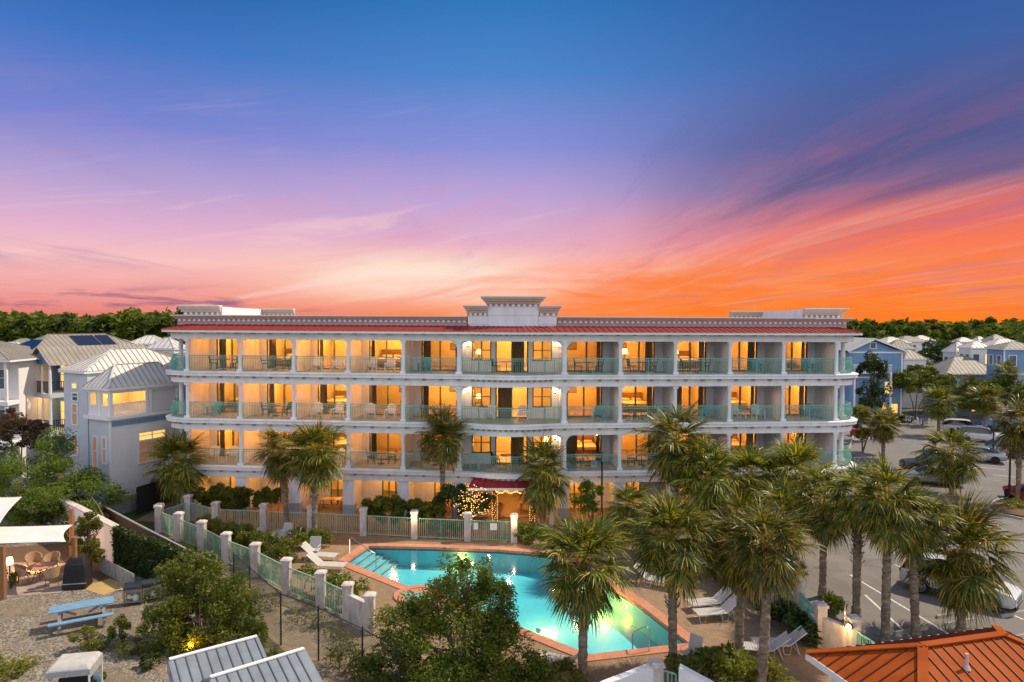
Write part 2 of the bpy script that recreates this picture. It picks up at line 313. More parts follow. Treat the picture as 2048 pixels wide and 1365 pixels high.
# ------------------------------------------------------------------ object helpers
def tag(o, label=None, cat=None, group=None, kind=None):
    if label: o['label'] = label
    if cat: o['category'] = cat
    if group: o['group'] = group
    if kind: o['kind'] = kind
    return o
def thing(name, label, cat, loc=(0,0,0), rz=0, group=None, sc=1):
    o = bpy.data.objects.new(name, None); col.objects.link(o); o.empty_display_size = .3
    o.location = loc; o.rotation_euler = (0, 0, rz); o.scale = (sc,)*3
    return tag(o, label, cat, group)
def root_loc(p):
    v = Vector((0,0,0))
    while p is not None: v += p.location; p = p.parent
    return v
class MB:
    def __init__(s): s.v = []; s.f = []; s.mi = []
    def face(s, pts, mi=0):
        b = len(s.v); s.v += [tuple(p) for p in pts]; s.f.append(tuple(range(b, b+len(pts)))); s.mi.append(mi); return s
    def hexa(s, p, mi=0):              # 8 points: bottom ring 0-3, top ring 4-7
        b = len(s.v); s.v += [tuple(q) for q in p]
        for f in ((3,2,1,0), (4,5,6,7), (0,1,5,4), (1,2,6,5), (2,3,7,6), (3,0,4,7)): s.f.append(tuple(b+i for i in f)); s.mi.append(mi)
        return s
    def box(s, x0, x1, y0, y1, z0, z1, mi=0):
        return s.hexa([(x0,y0,z0),(x1,y0,z0),(x1,y1,z0),(x0,y1,z0),(x0,y0,z1),(x1,y0,z1),(x1,y1,z1),(x0,y1,z1)], mi)
    def prism(s, poly, z0, z1, mi=0):
        n = len(poly); b = len(s.v)
        s.v += [(p[0],p[1],z0) for p in poly]+[(p[0],p[1],z1) for p in poly]
        tri = tessellate_polygon([[Vector((p[0],p[1],0)) for p in poly]])
        for t in tri:
            s.f.append((b+n+t[0], b+n+t[1], b+n+t[2])); s.mi.append(mi)
            s.f.append((b+t[2], b+t[1], b+t[0])); s.mi.append(mi)
        for i in range(n): j = (i+1)%n; s.f.append((b+i, b+j, b+n+j, b+n+i)); s.mi.append(mi)
        return s
    def bar(s, a, b, wd, h=None, mi=0, up=(0,0,1)):
        a = Vector(a); b = Vector(b); h = h or wd; d = (b-a)
        if d.length < 1e-6: return s
        d.normalize(); up = Vector(up)
        if abs(d.dot(up)) > .95: up = Vector((0,1,0))
        sd_ = d.cross(up).normalized(); u2 = sd_.cross(d)
        q = lambda c, i, j: c+sd_*(i*wd/2)+u2*(j*h/2)
        return s.hexa([q(a,-1,-1), q(a,1,-1), q(b,1,-1), q(b,-1,-1), q(a,-1,1), q(a,1,1), q(b,1,1), q(b,-1,1)], mi)
    def tube(s, pts, r, n=8, mi=0, cap=True):
        pts = [Vector(p) for p in pts]; rs = r if isinstance(r, (list, tuple)) else [r]*len(pts)
        b = len(s.v)
        for i, p in enumerate(pts):
            d = (pts[min(i+1, len(pts)-1)]-pts[max(i-1, 0)]).normalized()
            up = Vector((0,0,1)) if abs(d.z) < .9 else Vector((1,0,0))
            e1 = d.cross(up).normalized(); e2 = e1.cross(d)
            for k in range(n):
                a = 2*PI*k/n; s.v.append(tuple(p+e1*(rs[i]*math.cos(a))+e2*(rs[i]*math.sin(a))))
        for i in range(len(pts)-1):
            for k in range(n):
                k2 = (k+1)%n; s.f.append((b+i*n+k, b+i*n+k2, b+(i+1)*n+k2, b+(i+1)*n+k)); s.mi.append(mi)
        if cap:
            s.f.append(tuple(b+k for k in range(n))); s.mi.append(mi)
            s.f.append(tuple(b+(len(pts)-1)*n+k for k in reversed(range(n)))); s.mi.append(mi)
        return s
    def lathe(s, x, y, prof, n=12, mi=0):
        return s.tube_z(x, y, prof, n, mi)
    def tube_z(s, x, y, prof, n, mi):
        b = len(s.v)
        for r_, z in prof:
            for k in range(n): a = 2*PI*k/n; s.v.append((x+r_*math.cos(a), y+r_*math.sin(a), z))
        for i in range(len(prof)-1):
            for k in range(n):
                k2 = (k+1)%n; s.f.append((b+i*n+k, b+i*n+k2, b+(i+1)*n+k2, b+(i+1)*n+k)); s.mi.append(mi)
        s.f.append(tuple(b+k for k in reversed(range(n)))); s.mi.append(mi)
        s.f.append(tuple(b+(len(prof)-1)*n+k for k in range(n))); s.mi.append(mi)
        return s
    def build(s, name, mats, parent=None, world=False, smooth=False, bevel=0, loc=None):
        me = bpy.data.meshes.new(name)
        v = s.v
        if world and parent is not None:
            o0 = root_loc(parent); v = [(a-o0.x, b-o0.y, c-o0.z) for a, b, c in v]
        if loc is not None: v = [(a-loc[0], b-loc[1], c-loc[2]) for a, b, c in v]
        me.from_pydata(v, [], s.f)
        for m in (mats if isinstance(mats, (list, tuple)) else [mats]): me.materials.append(m)
        if len(me.polygons) == len(s.mi): me.polygons.foreach_set('material_index', s.mi)
        me.update()
        if smooth: me.shade_smooth()
        o = bpy.data.objects.new(name, me); col.objects.link(o)
        if parent is not None: o.parent = parent
        if loc is not None: o.location = loc
        if bevel:
            b = o.modifiers.new('bevel', 'BEVEL'); b.width = bevel; b.segments = 2; b.limit_method = 'ANGLE'
        return o
def copy_tree(o, parent=None):
    c = o.copy(); col.objects.link(c)
    if parent is not None: c.parent = parent
    for ch in list(o.children): copy_tree(ch, c)
    return c
def place(proto, used, loc, rz, label, sc=1, group=None):
    o = proto if not used else copy_tree(proto)
    used.append(1)
    o.location = loc; o.rotation_euler = (0, 0, rz); o.scale = (sc,)*3 if not isinstance(sc, tuple) else sc
    o['label'] = label
    if group: o['group'] = group
    return o
def lamp(name, loc, watts, c=(1,.55,.18), r=.12, parent=None):
    l = bpy.data.lights.new(name, 'POINT'); l.energy = watts; l.color = c; l.shadow_soft_size = r
    o = bpy.data.objects.new(name, l); col.objects.link(o)
    if parent is not None: o.parent = parent; o.location = Vector(loc)-root_loc(parent)
    else: o.location = loc
    return o

def off(path, d):                       # miter offset of an open plan path (left of travel is +)
    out = []
    P = [Vector((p[0], p[1])) for p in path]
    for i, p in enumerate(P):
        a = (P[i]-P[i-1]).normalized() if i else None
        b = (P[i+1]-P[i]).normalized() if i < len(P)-1 else None
        a = a or b; b = b or a
        na, nb = Vector((-a.y, a.x)), Vector((-b.y, b.x))
        m = (na+nb).normalized(); k = d/max(.4, m.dot(na))
        out.append((p.x+m.x*k, p.y+m.y*k))
    return out
def strip(mb, path, d0, d1, z0, z1, mi=0, z1b=None):
    A, B = off(path, d0), off(path, d1); z1b = z1 if z1b is None else z1b
    b = len(mb.v); n = len(A)
    for (ax, ay), (bx, by) in zip(A, B): mb.v += [(ax,ay,z0), (bx,by,z0), (bx,by,z1b), (ax,ay,z1)]
    for i in range(n-1):
        for k in range(4):
            k2 = (k+1)%4; mb.f.append((b+i*4+k, b+i*4+k2, b+i*4+4+k2, b+i*4+4+k)); mb.mi.append(mi)
    mb.f.append((b,b+1,b+2,b+3)); mb.mi.append(mi); e = b+4*(n-1); mb.f.append((e+3,e+2,e+1,e)); mb.mi.append(mi)
def resample(path, step):
    out = []
    for a, b in zip(path[:-1], path[1:]):
        a = Vector(a); b = Vector(b); k = max(1, round((b-a).length/step))
        out += [a.lerp(b, i/k) for i in range(k)]
    return out+[Vector(path[-1])]

# ------------------------------------------------------------------ ground sheets
def sheet(name, outer, holes, z, m, kind='structure'):
    mb = MB(); loops = [outer]+holes; flat = [p for l in loops for p in l]
    mb.v = [(p[0], p[1], z) for p in flat]
    for t in tessellate_polygon([[Vector((p[0], p[1], 0)) for p in l] for l in loops]):
        a, b, c = (Vector(mb.v[i]) for i in t)
        mb.f.append(t if (b-a).cross(c-a).z > 0 else t[::-1]); mb.mi.append(0)
    o = mb.build(name, m); o['kind'] = kind; return o
def g2(px, py, z=0): v = G(px, py, z); return (v.x, v.y)
pool = [g2(691,1125), g2(738,1093), g2(870,1096), g2(1000,1101), g2(1075,1107), g2(1115,1115), g2(1146,1126), g2(1276,1208), g2(1379,1288), g2(1178,1311),
        g2(1065,1266), g2(930,1213), g2(880,1186), g2(852,1176), g2(826,1178)]
pl = pool+[pool[0]]                      # clockwise seen from above
sheet('ground', [(-700,5), (700,5), (1500,1500), (-1500,1500)], [pool], -.012, M_earth)
gravel_poly = [g2(-260,1365), g2(-400,1100), g2(-120,1010), g2(60,1040), g2(150,1085), g2(235,1140), g2(330,1165), g2(420,1210), g2(520,1290), g2(640,1365), (-6,16), (-30,14)]
sheet('gravel_yard', gravel_poly, [], -.006, M_grav)
sheet('sandy_path', [g2(385,1120), g2(470,1120), g2(570,1178), g2(700,1240), g2(900,1300), g2(1000,1345), (-1,21), (-5,21), g2(640,1365), g2(560,1295), g2(470,1215)], [], -.002, M_sand)
deck_poly = [g2(478,1040), g2(470,1078), g2(560,1160), g2(690,1226), g2(760,1262), g2(905,1330), (-.5,23.2), (3.5,21.3), (9,19.2), (14.5,21), g2(1722,1330), g2(1610,1262), g2(1480,1180), g2(1330,1105), g2(1200,1078), g2(1028,1070), g2(727,1062), g2(560,1050)]
sheet('pool_deck', deck_poly, [pool], .002, M_brick)
sheet('lawn', [g2(215,1060), g2(330,1105), g2(322,1064), g2(420,1032), g2(330,985), g2(290,985), g2(170,1015)], [], 0.0, M_lawn)
sheet('patio', [(-24.5,50), (-24.5,44), (-14,42.8), (-3.5,41.8), (4.5,41.3), (14,42), (24.5,44.5), (24.5,50)], [], .006, M_brick)
sheet('parking_lot', [(12.5,19.5), g2(1722,1322), g2(1600,1215), g2(1560,1150), g2(1600,1080), (25.6,43), (25.6,78), g2(1905,823), g2(2200,823), (140,60), (70,14), (15,14)], [], .0, M_asph)
sheet('back_street', [(25.6,78), (30,78), (42,150), (36,150)], [], .003, M_asph)
# coping ring and basin
cp = MB(); strip(cp, pl, -.02, .50, -.10, .04)
# make the ring a closed loop: extra piece across the seam
o = cp.build('pool_coping', M_cop); o['kind'] = 'structure'
bs = MB(); WZ = -.11; FZ = -1.15
b0 = len(bs.v)
for i in range(len(pool)):
    a, b = pool[i], pool[(i+1) % len(pool)]
    bs.face([(a[0],a[1],-.2), (b[0],b[1],-.2), (b[0],b[1],FZ), (a[0],a[1],FZ)])
    bs.face([(a[0],a[1],-.012), (b[0],b[1],-.012), (b[0],b[1],-.2), (a[0],a[1],-.2)], 1)
for t in tessellate_polygon([[Vector((p[0], p[1], 0)) for p in pool]]): bs.face([(pool[i][0], pool[i][1], FZ) for i in t])
# entry steps along the left corner
A, B = Vector(pool[0]), Vector(pool[1]); dn = Vector((B.y-A.y, -(B.x-A.x))).normalized(); tl = (B-A)
for k in range(4):
    o1 = dn*(.02+k*.42); o2 = dn*(.02+(k+1)*.42)
    e0 = A+tl*(.03)+Vector((.10*k,0))*0; zt = -.28-.2*k
    q = [A+o1-tl*.6, A+o2-tl*.6, B+o2+tl*.5, B+o1+tl*.5]
    bs.hexa([(p.x,p.y,FZ) for p in q]+[(p.x,p.y,zt) for p in q], 2)
    q = [A+dn*(.36+k*.42)-tl*.59, A+dn*(.43+k*.42)-tl*.59, B+dn*(.43+k*.42)+tl*.49, B+dn*(.36+k*.42)+tl*.49]
    bs.hexa([(p.x,p.y,zt-.05) for p in q]+[(p.x,p.y,zt+.005) for p in q], 1)
plaster = mat('pool_plaster', (.17,.66,.84), .6, .08, .5, c2=(.24,.78,.92))
tileb = mat('pool_tile_band', (.015,.07,.20), .3, .2, 6)
stepm = mat('pool_step', (.42,.60,.66), .6, .1, 2)
o = bs.build('pool_basin', [plaster, tileb, stepm]); o['kind'] = 'structure'
# water
m = bpy.data.materials.new('pool_water'); m.use_nodes = True; T = NT(m.node_tree); T.n.clear()
tr = T.node('ShaderNodeBsdfTransparent'); T.put(tr.inputs[0], (.66,.96,.97))
gl = T.node('ShaderNodeBsdfGlossy'); gl.inputs['Roughness'].default_value = .10
bn = T.node('ShaderNodeBump'); bn.inputs['Strength'].default_value = .07; bn.inputs['Distance'].default_value = .03
T.put(bn.inputs['Height'], T.noise(T.node('ShaderNodeTexCoord').outputs['Object'], 2.2, 4, .6, .5)); T.l.new(bn.outputs[0], gl.inputs['Normal'])
fr = T.node('ShaderNodeFresnel'); fr.inputs[0].default_value = 1.33; T.l.new(bn.outputs[0], fr.inputs['Normal'])
mx = T.node('ShaderNodeMixShader'); T.l.new(fr.outputs[0], mx.inputs[0]); T.l.new(tr.outputs[0], mx.inputs[1]); T.l.new(gl.outputs[0], mx.inputs[2])
T.l.new(mx.outputs[0], T.node('ShaderNodeOutputMaterial').inputs[0])
sheet('pool_water', pool, [], WZ, m)
pool_l = emat('pool_lamp_lens', (1,.8,.4), 5)
for i, ((px, py), wt, lb) in enumerate([((900,1102), 380, 'round underwater lamp on the far pool wall'), ((1262,1212), 420, 'round underwater lamp on the right hand pool wall near the tall palm'), ((1075,1262), 320, 'round underwater lamp on the near left pool wall beside the bush')]):
    p = G(px, py, WZ-.35); c = Vector((-.2, 33)); inw = (Vector((2.2,32.5))-Vector((p.x,p.y))).normalized()
    t = thing('pool_lamp', lb, 'lamp', (p.x+inw.x*.18, p.y+inw.y*.18, -.5), 0, 'underwater pool lamps')
    MB().tube([(0,0,0), (inw.x*.06, inw.y*.06, 0)], .10, 12).build('lens', pool_l, t)
    MB().tube([(-inw.x*.05,-inw.y*.05,0), (0,0,0)], .12, 12).build('ring', chrome, t)
    lamp('underwater_light', (p.x+inw.x*1.3, p.y+inw.y*1.3, -.5), wt*.62, (1,.36,.035), .15)
# handrails
def handrail(pts, lb):
    o = MB().tube(pts, .024, 8).build('pool_handrail', chrome, smooth=True)
    tag(o, lb, 'handrail')
a = G(699,1108); b = G(752,1120, -.12)
handrail([(a.x,a.y,0), (a.x,a.y,.85), (a.x+.12,a.y-.03,.92), (b.x-.1,b.y,.25), (b.x,b.y,.05), (b.x,b.y,-.6)], 'steel handrail over the pool entry steps')
a = G(1298,1305); b = G(1265,1297,-.1)
handrail([(a.x,a.y,0), (a.x,a.y,.95), (a.x-.12,a.y+.02,1.03), (b.x+.1,b.y,.62), (b.x,b.y,.5), (b.x,b.y,-.6)], 'steel grab rail at the near end of the pool')
# spa beside the pool
c = G(838,1192); sp_ = MB(); sp_.tube_z(0, 0, [(1.25,0), (1.25,.08), (.98,.08), (.98,.05)], 24, 0)
t = thing('hot_tub', 'round sunken hot tub with terracotta rim beside the pool', 'hot tub', (c.x,c.y,.004))
rm = MB(); n = 28
for k in range(n):
    a0, a1 = 2*PI*k/n, 2*PI*(k+1)/n
    P = lambda r, a, z: (r*math.cos(a), r*math.sin(a), z)
    rm.face([P(.85,a0,.07),P(1.2,a0,.07),P(1.2,a1,.07),P(.85,a1,.07)]); rm.face([P(1.2,a0,0),P(1.2,a1,0),P(1.2,a1,.07),P(1.2,a0,.07)]); rm.face([P(.85,a0,.07),P(.85,a1,.07),P(.85,a1,.0),P(.85,a0,.0)])
rm.build('rim', M_cop, t)
MB().tube_z(0,0,[(.86,0),(.86,.03)],24,0).build('water', mat('spa_water', (.25,.48,.42), .08, .1, 2, spec=.6), t)

# parking stall lines, wheel stops and kerbs
def stripe(mb, a, b, wd=.11, z=.004):
    a = Vector((a[0],a[1],z)); b = Vector((b[0],b[1],z)); d = (b-a).normalized(); s_ = Vector((-d.y,d.x,0))*wd/2
    mb.face([a-s_, b-s_, b+s_, a+s_])
mk = MB()
for (a, b) in [((1700,1150),(2000,1330)), ((1790,1130),(2048,1240)), ((1880,1312),(2070,1275)), ((1730,1190),(1860,1310)), ((1610,1010),(1640,1030)),
               ((1700,870),(1735,868)), ((1700,880),(1750,876)), ((1830,935),(1920,947)), ((1850,950),(1930,962)), ((2000,905),(2040,907)), ((1990,922),(2040,926)), ((1960,935),(2010,940)), ((1985,950),(2040,956)), ((1935,860),(1925,950))]:
    stripe(mk, g2(*a), g2(*b))
o = mk.build('painted_markings', mat('road_paint', (.62,.60,.56), .8, .25, 5)); o['kind'] = 'structure'
kb = MB()
for path in ([g2(1560,1150), g2(1600,1218), g2(1722,1324), (12.5,19.3)], [g2(2048,1040), g2(1992,1028), g2(1975,1018), g2(1992,1004), g2(2048,992)], [g2(1700,900), g2(1712,860)]):
    strip(kb, path, 0, .16, 0, .13)
o = kb.build('kerb', M_conc); o['kind'] = 'structure'
sheet('mulch_island', [g2(2060,1038), g2(1994,1026), g2(1980,1018), g2(1994,1006), g2(2060,995)], [], .10, M_mulch)
sheet('planting_bed', [g2(2120,845), g2(2000,868), g2(1965,905), g2(1990,915), g2(2120,900)], [], .008, M_mulch)
sheet('bark_bed', [g2(150,1085), g2(240,1150), g2(300,1150), g2(205,1165), g2(60,1140), g2(-60,1100)], [], .001, M_mulch)
sheet('flagstone_patio', [g2(10,1125), g2(150,1128), g2(175,1160), g2(120,1186), g2(10,1195)], [], .004, mat('flagstone', (.34,.24,.20), .85, .3, 1.4, .3, 8, c2=(.48,.36,.30)))
ws = []
proto = thing('wheel_stop', '', 'wheel stop', (0,0,0))
MB().hexa([(-.9,-.08,0),(.9,-.08,0),(.9,.08,0),(-.9,.08,0),(-.86,-.05,.13),(.86,-.05,.13),(.86,.05,.13),(-.86,.05,.13)]).build('block', M_conc, proto)
for px, py, rz, lb in [(1822,1264,.32,'concrete wheel stop left of the leaning palm trunk'), (1920,1247,.32,'concrete wheel stop behind the thick palm by the orange roof'), (2030,1230,.32,'concrete wheel stop under the nose of the white car'), (1903,1232,.32,'concrete wheel stop half hidden by palm trunks'), (2046,1275,.3,'concrete wheel stop at the right edge beyond the orange roof')]:
    p = G(px, py); place(proto, ws, (p.x,p.y,0), rz, lb, 1, 'wheel stops in the parking lot')

# ------------------------------------------------------------------ the hotel
H = thing('hotel', 'long white four storey hotel with lit balconies, green railings and red roof edge', 'hotel', (0,44.8,0))
TH = R(5); cT, sT = math.cos(TH), math.sin(TH); BAY = 3.742; X0 = 3.46
def W(side, s, t, z=0): return Vector((side*(X0+s*cT-t*0) - side*t*sT, 44.8+s*sT+t*cT, z))
def wbox(mb, side, s0, s1, t0, t1, z0, z1, mi=0):
    p = [W(side,s0,t0), W(side,s1,t0), W(side,s1,t1), W(side,s0,t1)]
    if side < 0: p = [p[1], p[0], p[3], p[2]]
    return mb.hexa([(q.x,q.y,z0) for q in p]+[(q.x,q.y,z1) for q in p], mi)
LV = [3.27, 6.44, 9.63]; BD = 2.6; RD = 4.2; BOT = .80
# front outline of the slabs, left to right
def front(bulge=True):
    L = [(-23.95,58), (-23.95,48.3)]
    for k in range(1,6):
        a = PI/2*k/6; L.append((-22.15-1.8*math.cos(a), 48.3-1.9*math.sin(a)))
    e = W(-1, 18.75, -.22); L.append((e.x+.2, e.y))
    L.append((W(-1,0,-.22).x, W(-1,0,-.22).y))
    C = []
    if bulge:
        for k in range(0,15):
            x = -2.55+5.1*k/14; C.append((x, 44.52-.72*(1-(x/2.75)**2)))
    Rr = [(-x, y) for x, y in reversed(L)]
    return L+C+Rr
FP = front()
slabs = []
for li, z in enumerate(LV):
    mb = MB()
    mb.prism([(x,y) for x,y in FP]+[(24,58),(-24,58)][:0], z-.2, z-.002)
    sl = mb.build('floor_slab', [tile, stucco], H, True)
    be = MB(); strip(be, FP, 0, .32, z-BOT, z-.2); strip(be, FP, -.30, .0, z-.30, z-.02, 0, z+.0)
    strip(be, FP, -.36, .0, z-.10, z-.05)
    sl2 = be.build('beam', stucco, H, True); slabs.append(sl2)
    # small bracket lights under the ledge
    rs_ = resample(FP, 1.19)
    for i, p in enumerate(rs_[6:-6]):
        if i and i < len(rs_)-13:
            q = MB().box(p.x-.09, p.x+.09, p.y-.16, p.y+.02, z-.44, z-.31)
            q.build('bracket', mat('grey_bracket', (.30,.28,.26), .7), sl2, True)
# eave slab and red roof skirt
EV = 12.42
FE = off(FP, -.55); FE[0] = (FE[0][0], 58); FE[-1] = (FE[-1][0], 58)
mb = MB(); strip(mb, FE, 0, .12, EV-.16, EV+.0); mb.prism([(x,y) for x,y in off(FP,-.42)], EV-.09, EV-.02)
mb.build('eave', trim, H, True)
mb = MB(); strip(mb, FP, 0, .3, EV-.62, EV-.09); ev = mb.build('beam', stucco, H, True)
for i, p in enumerate(resample(FP, 1.19)[6:-6]):
    MB().box(p.x-.11, p.x+.11, p.y-.36, p.y-.0, EV-.22, EV-.10).build('bracket', MATS['grey_bracket'], ev, True)
FI = off(FP, 1.0); FEo = off(FP, -.60)
mb = MB(); seam = []
def interp(path, n):
    rsn = []
    for a, b in zip(path[:-1], path[1:]):
        rsn.append((a, b))
    return rsn
for i in range(len(FP)-1):
    a, b = Vector(FEo[i]), Vector(FEo[i+1]); c, d = Vector(FI[i+1]), Vector(FI[i])
    mb.face([(a.x,a.y,EV+.004), (b.x,b.y,EV+.004), (c.x,c.y,12.78), (d.x,d.y,12.78)])
    n = max(1, round((b-a).length/.42))
    for k in range(n):
        t_ = k/n; p = a.lerp(b, t_); q = d.lerp(c, t_)
        mb.bar((p.x,p.y,EV+.02), (q.x,q.y,12.80), .035, .05, 1)
mb.build('roof_skirt', [redroof, mat('red_seam', (.30,.03,.03), .5)], H, True)
# parapet with dentils and flared cornice
def parapet(path, z0, z1, nm_parent, wallm=stucco, cor=tan, flare=.32, dn_h=.16, tip=None):
    h = z1-z0
    a = MB(); strip(a, path, 0, .25, z0, z1-.35*h); a.build('parapet_wall', wallm, nm_parent, True)
    a = MB(); strip(a, path, -flare*.35, .24, z1-.38*h, z1-.24*h); strip(a, path, -flare*.7, .22, z1-.24*h, z1-.12*h); strip(a, path, -flare, .2, z1-.12*h, z1-.035); a.build('cornice', cor, nm_parent, True)
    a = MB(); strip(a, path, -flare-.04, .3, z1-.035, z1+.02); a.build('cap', trim, nm_parent, True)
    a = MB(); zz0, zz1 = z1-.38*h-dn_h, z1-.38*h-.015
    for s0, s1 in zip(path[:-1], path[1:]):
        p0, p1 = Vector(s0), Vector(s1); n_ = max(1, round((p1-p0).length/.36)); d = (p1-p0)/n_; nn = Vector((d.y,-d.x)).normalized(); pts = []
        for k in range(n_):
            for f, o_ in ((0,.012),(.25,.012),(.25,.06),(.75,.06),(.75,.012)): pts.append(p0+d*(k+f)+nn*o_)
        pts.append(p1+nn*.012); b = len(a.v)
        for q in pts: a.v += [(q.x,q.y,zz0), (q.x,q.y,zz1)]
        for k in range(len(pts)-1):
            a.f.append((b+2*k, b+2*k+2, b+2*k+3, b+2*k+1)); a.mi.append(0 if k % 5 == 2 else 1)
        for k in range(n_):
            i = b+10*k; a.f.append((i+2, i+4, i+6, i+8)); a.mi.append(0)
    a.build('dentil_course', [trim, dent], nm_parent, True)
E = W(-1, 19.9, 1.2)
PP = [(-23.3,57), (-23.3,47.6)]+[(W(-1,18.8,1.1).x, W(-1,18.8,1.1).y)]+[(-3.0,46.0)]
PP = [(-23.3,57), (-23.3,47.55), (-3.0,45.75)]
parapet(PP, 12.74, 13.42, H, dent)
parapet([(-x,y) for x,y in reversed(PP)], 12.74, 13.42, H, dent)
# roof deck
MB().prism([(-23.1,57), (-23.1,47.8), (-3,46.1), (3,46.1), (23.1,47.8), (23.1,57)], 12.6, 12.9).build('roof_deck', M_conc, H, True)
# centre tower
T0 = MB().box(-2.90, 2.94, 45.48, 48.17, 12.5, 13.75); T0.build('tower_wall', stucco, H, True)
T1 = MB().box(-1.59, 1.73, 45.39, 47.97, 12.6, 14.3); T1.build('tower_wall', stucco, H, True)
parapet([(-2.93,48.2), (-2.93,45.45), (-1.62,45.45)], 12.9, 14.13, H, stucco, tan, .30, .2)
parapet([(1.76,45.45), (2.97,45.45), (2.97,48.2)], 12.9, 14.13, H, stucco, tan, .30, .2)
parapet([(-1.62,48.0), (-1.62,45.36), (1.76,45.36), (1.76,48.0)], 13.5, 14.74, H, stucco, tan, .44, .2)
for sd_ in (-1, 1):                      # low walled stair heads at both ends of the roof
    q = [(sd_*23.2,56), (sd_*23.2,48.2), (sd_*20.55,48.2)]
    if sd_ > 0: q = q[::-1]
    parapet(q, 12.9, 14.1, H, tan, tan, .34, .2)
    a = MB().box(min(sd_*20.5,sd_*20.7), max(sd_*20.5,sd_*20.7), 48.3, 56, 12.9, 13.98); a.build('parapet_wall', stucco, H, True)
    q = [(sd_*20.5,56.1), (sd_*17.9,56.1)]
    if sd_ > 0: q = q[::-1]
    parapet(q, 12.9, 14.0, H, tan, tan, .3, .2)
# columns
def column(p, z0, z1, r=.12, parent=H):
    c = MB(); c.tube_z(p.x, p.y, [(r,z0+.14), (r*.95,z1-.14)], 14, 0)
    c.box(p.x-r*1.4, p.x+r*1.4, p.y-r*1.4, p.y+r*1.4, z0, z0+.14); c.box(p.x-r*1.35, p.x+r*1.35, p.y-r*1.35, p.y+r*1.35, z1-.14, z1)
    return c.build('column', stucco, parent, True)
def belly(mb, path, z, hgt, amt, mi=0):
    P = resample(path, .115); n = off([(p.x,p.y) for p in P], -1)
    for p, q in zip(P, n):
        d = Vector((q[0]-p.x, q[1]-p.y)).normalized() if amt else Vector((0,0))
        pr = [(0,.05), (.6,.22), (1,.42), (.75,.62), (.1,.84), (0,1)] if amt else [(0,.05), (0,1)]
        pts = [(p.x+d.x*amt*k, p.y+d.y*amt*k, z+hgt*h_) for k, h_ in pr]
        for a, b in zip(pts[:-1], pts[1:]): mb.bar(a, b, .022, .022, mi)
    R_ = [(p.x,p.y) for p in P]
    for (h_, th) in ((1.0,.05), (.86,.025), (.06,.035)): strip(mb, R_, -.022, .022, z+hgt*h_-th, z+hgt*h_, mi)
    for k in (0, len(P)//2, len(P)-1): mb.bar((P[k].x,P[k].y,z), (P[k].x,P[k].y,z+hgt*1.01), .05, .05, mi)
RH = 1.07
fl_name = ['first', 'second', 'top']
rng = random.Random(5)
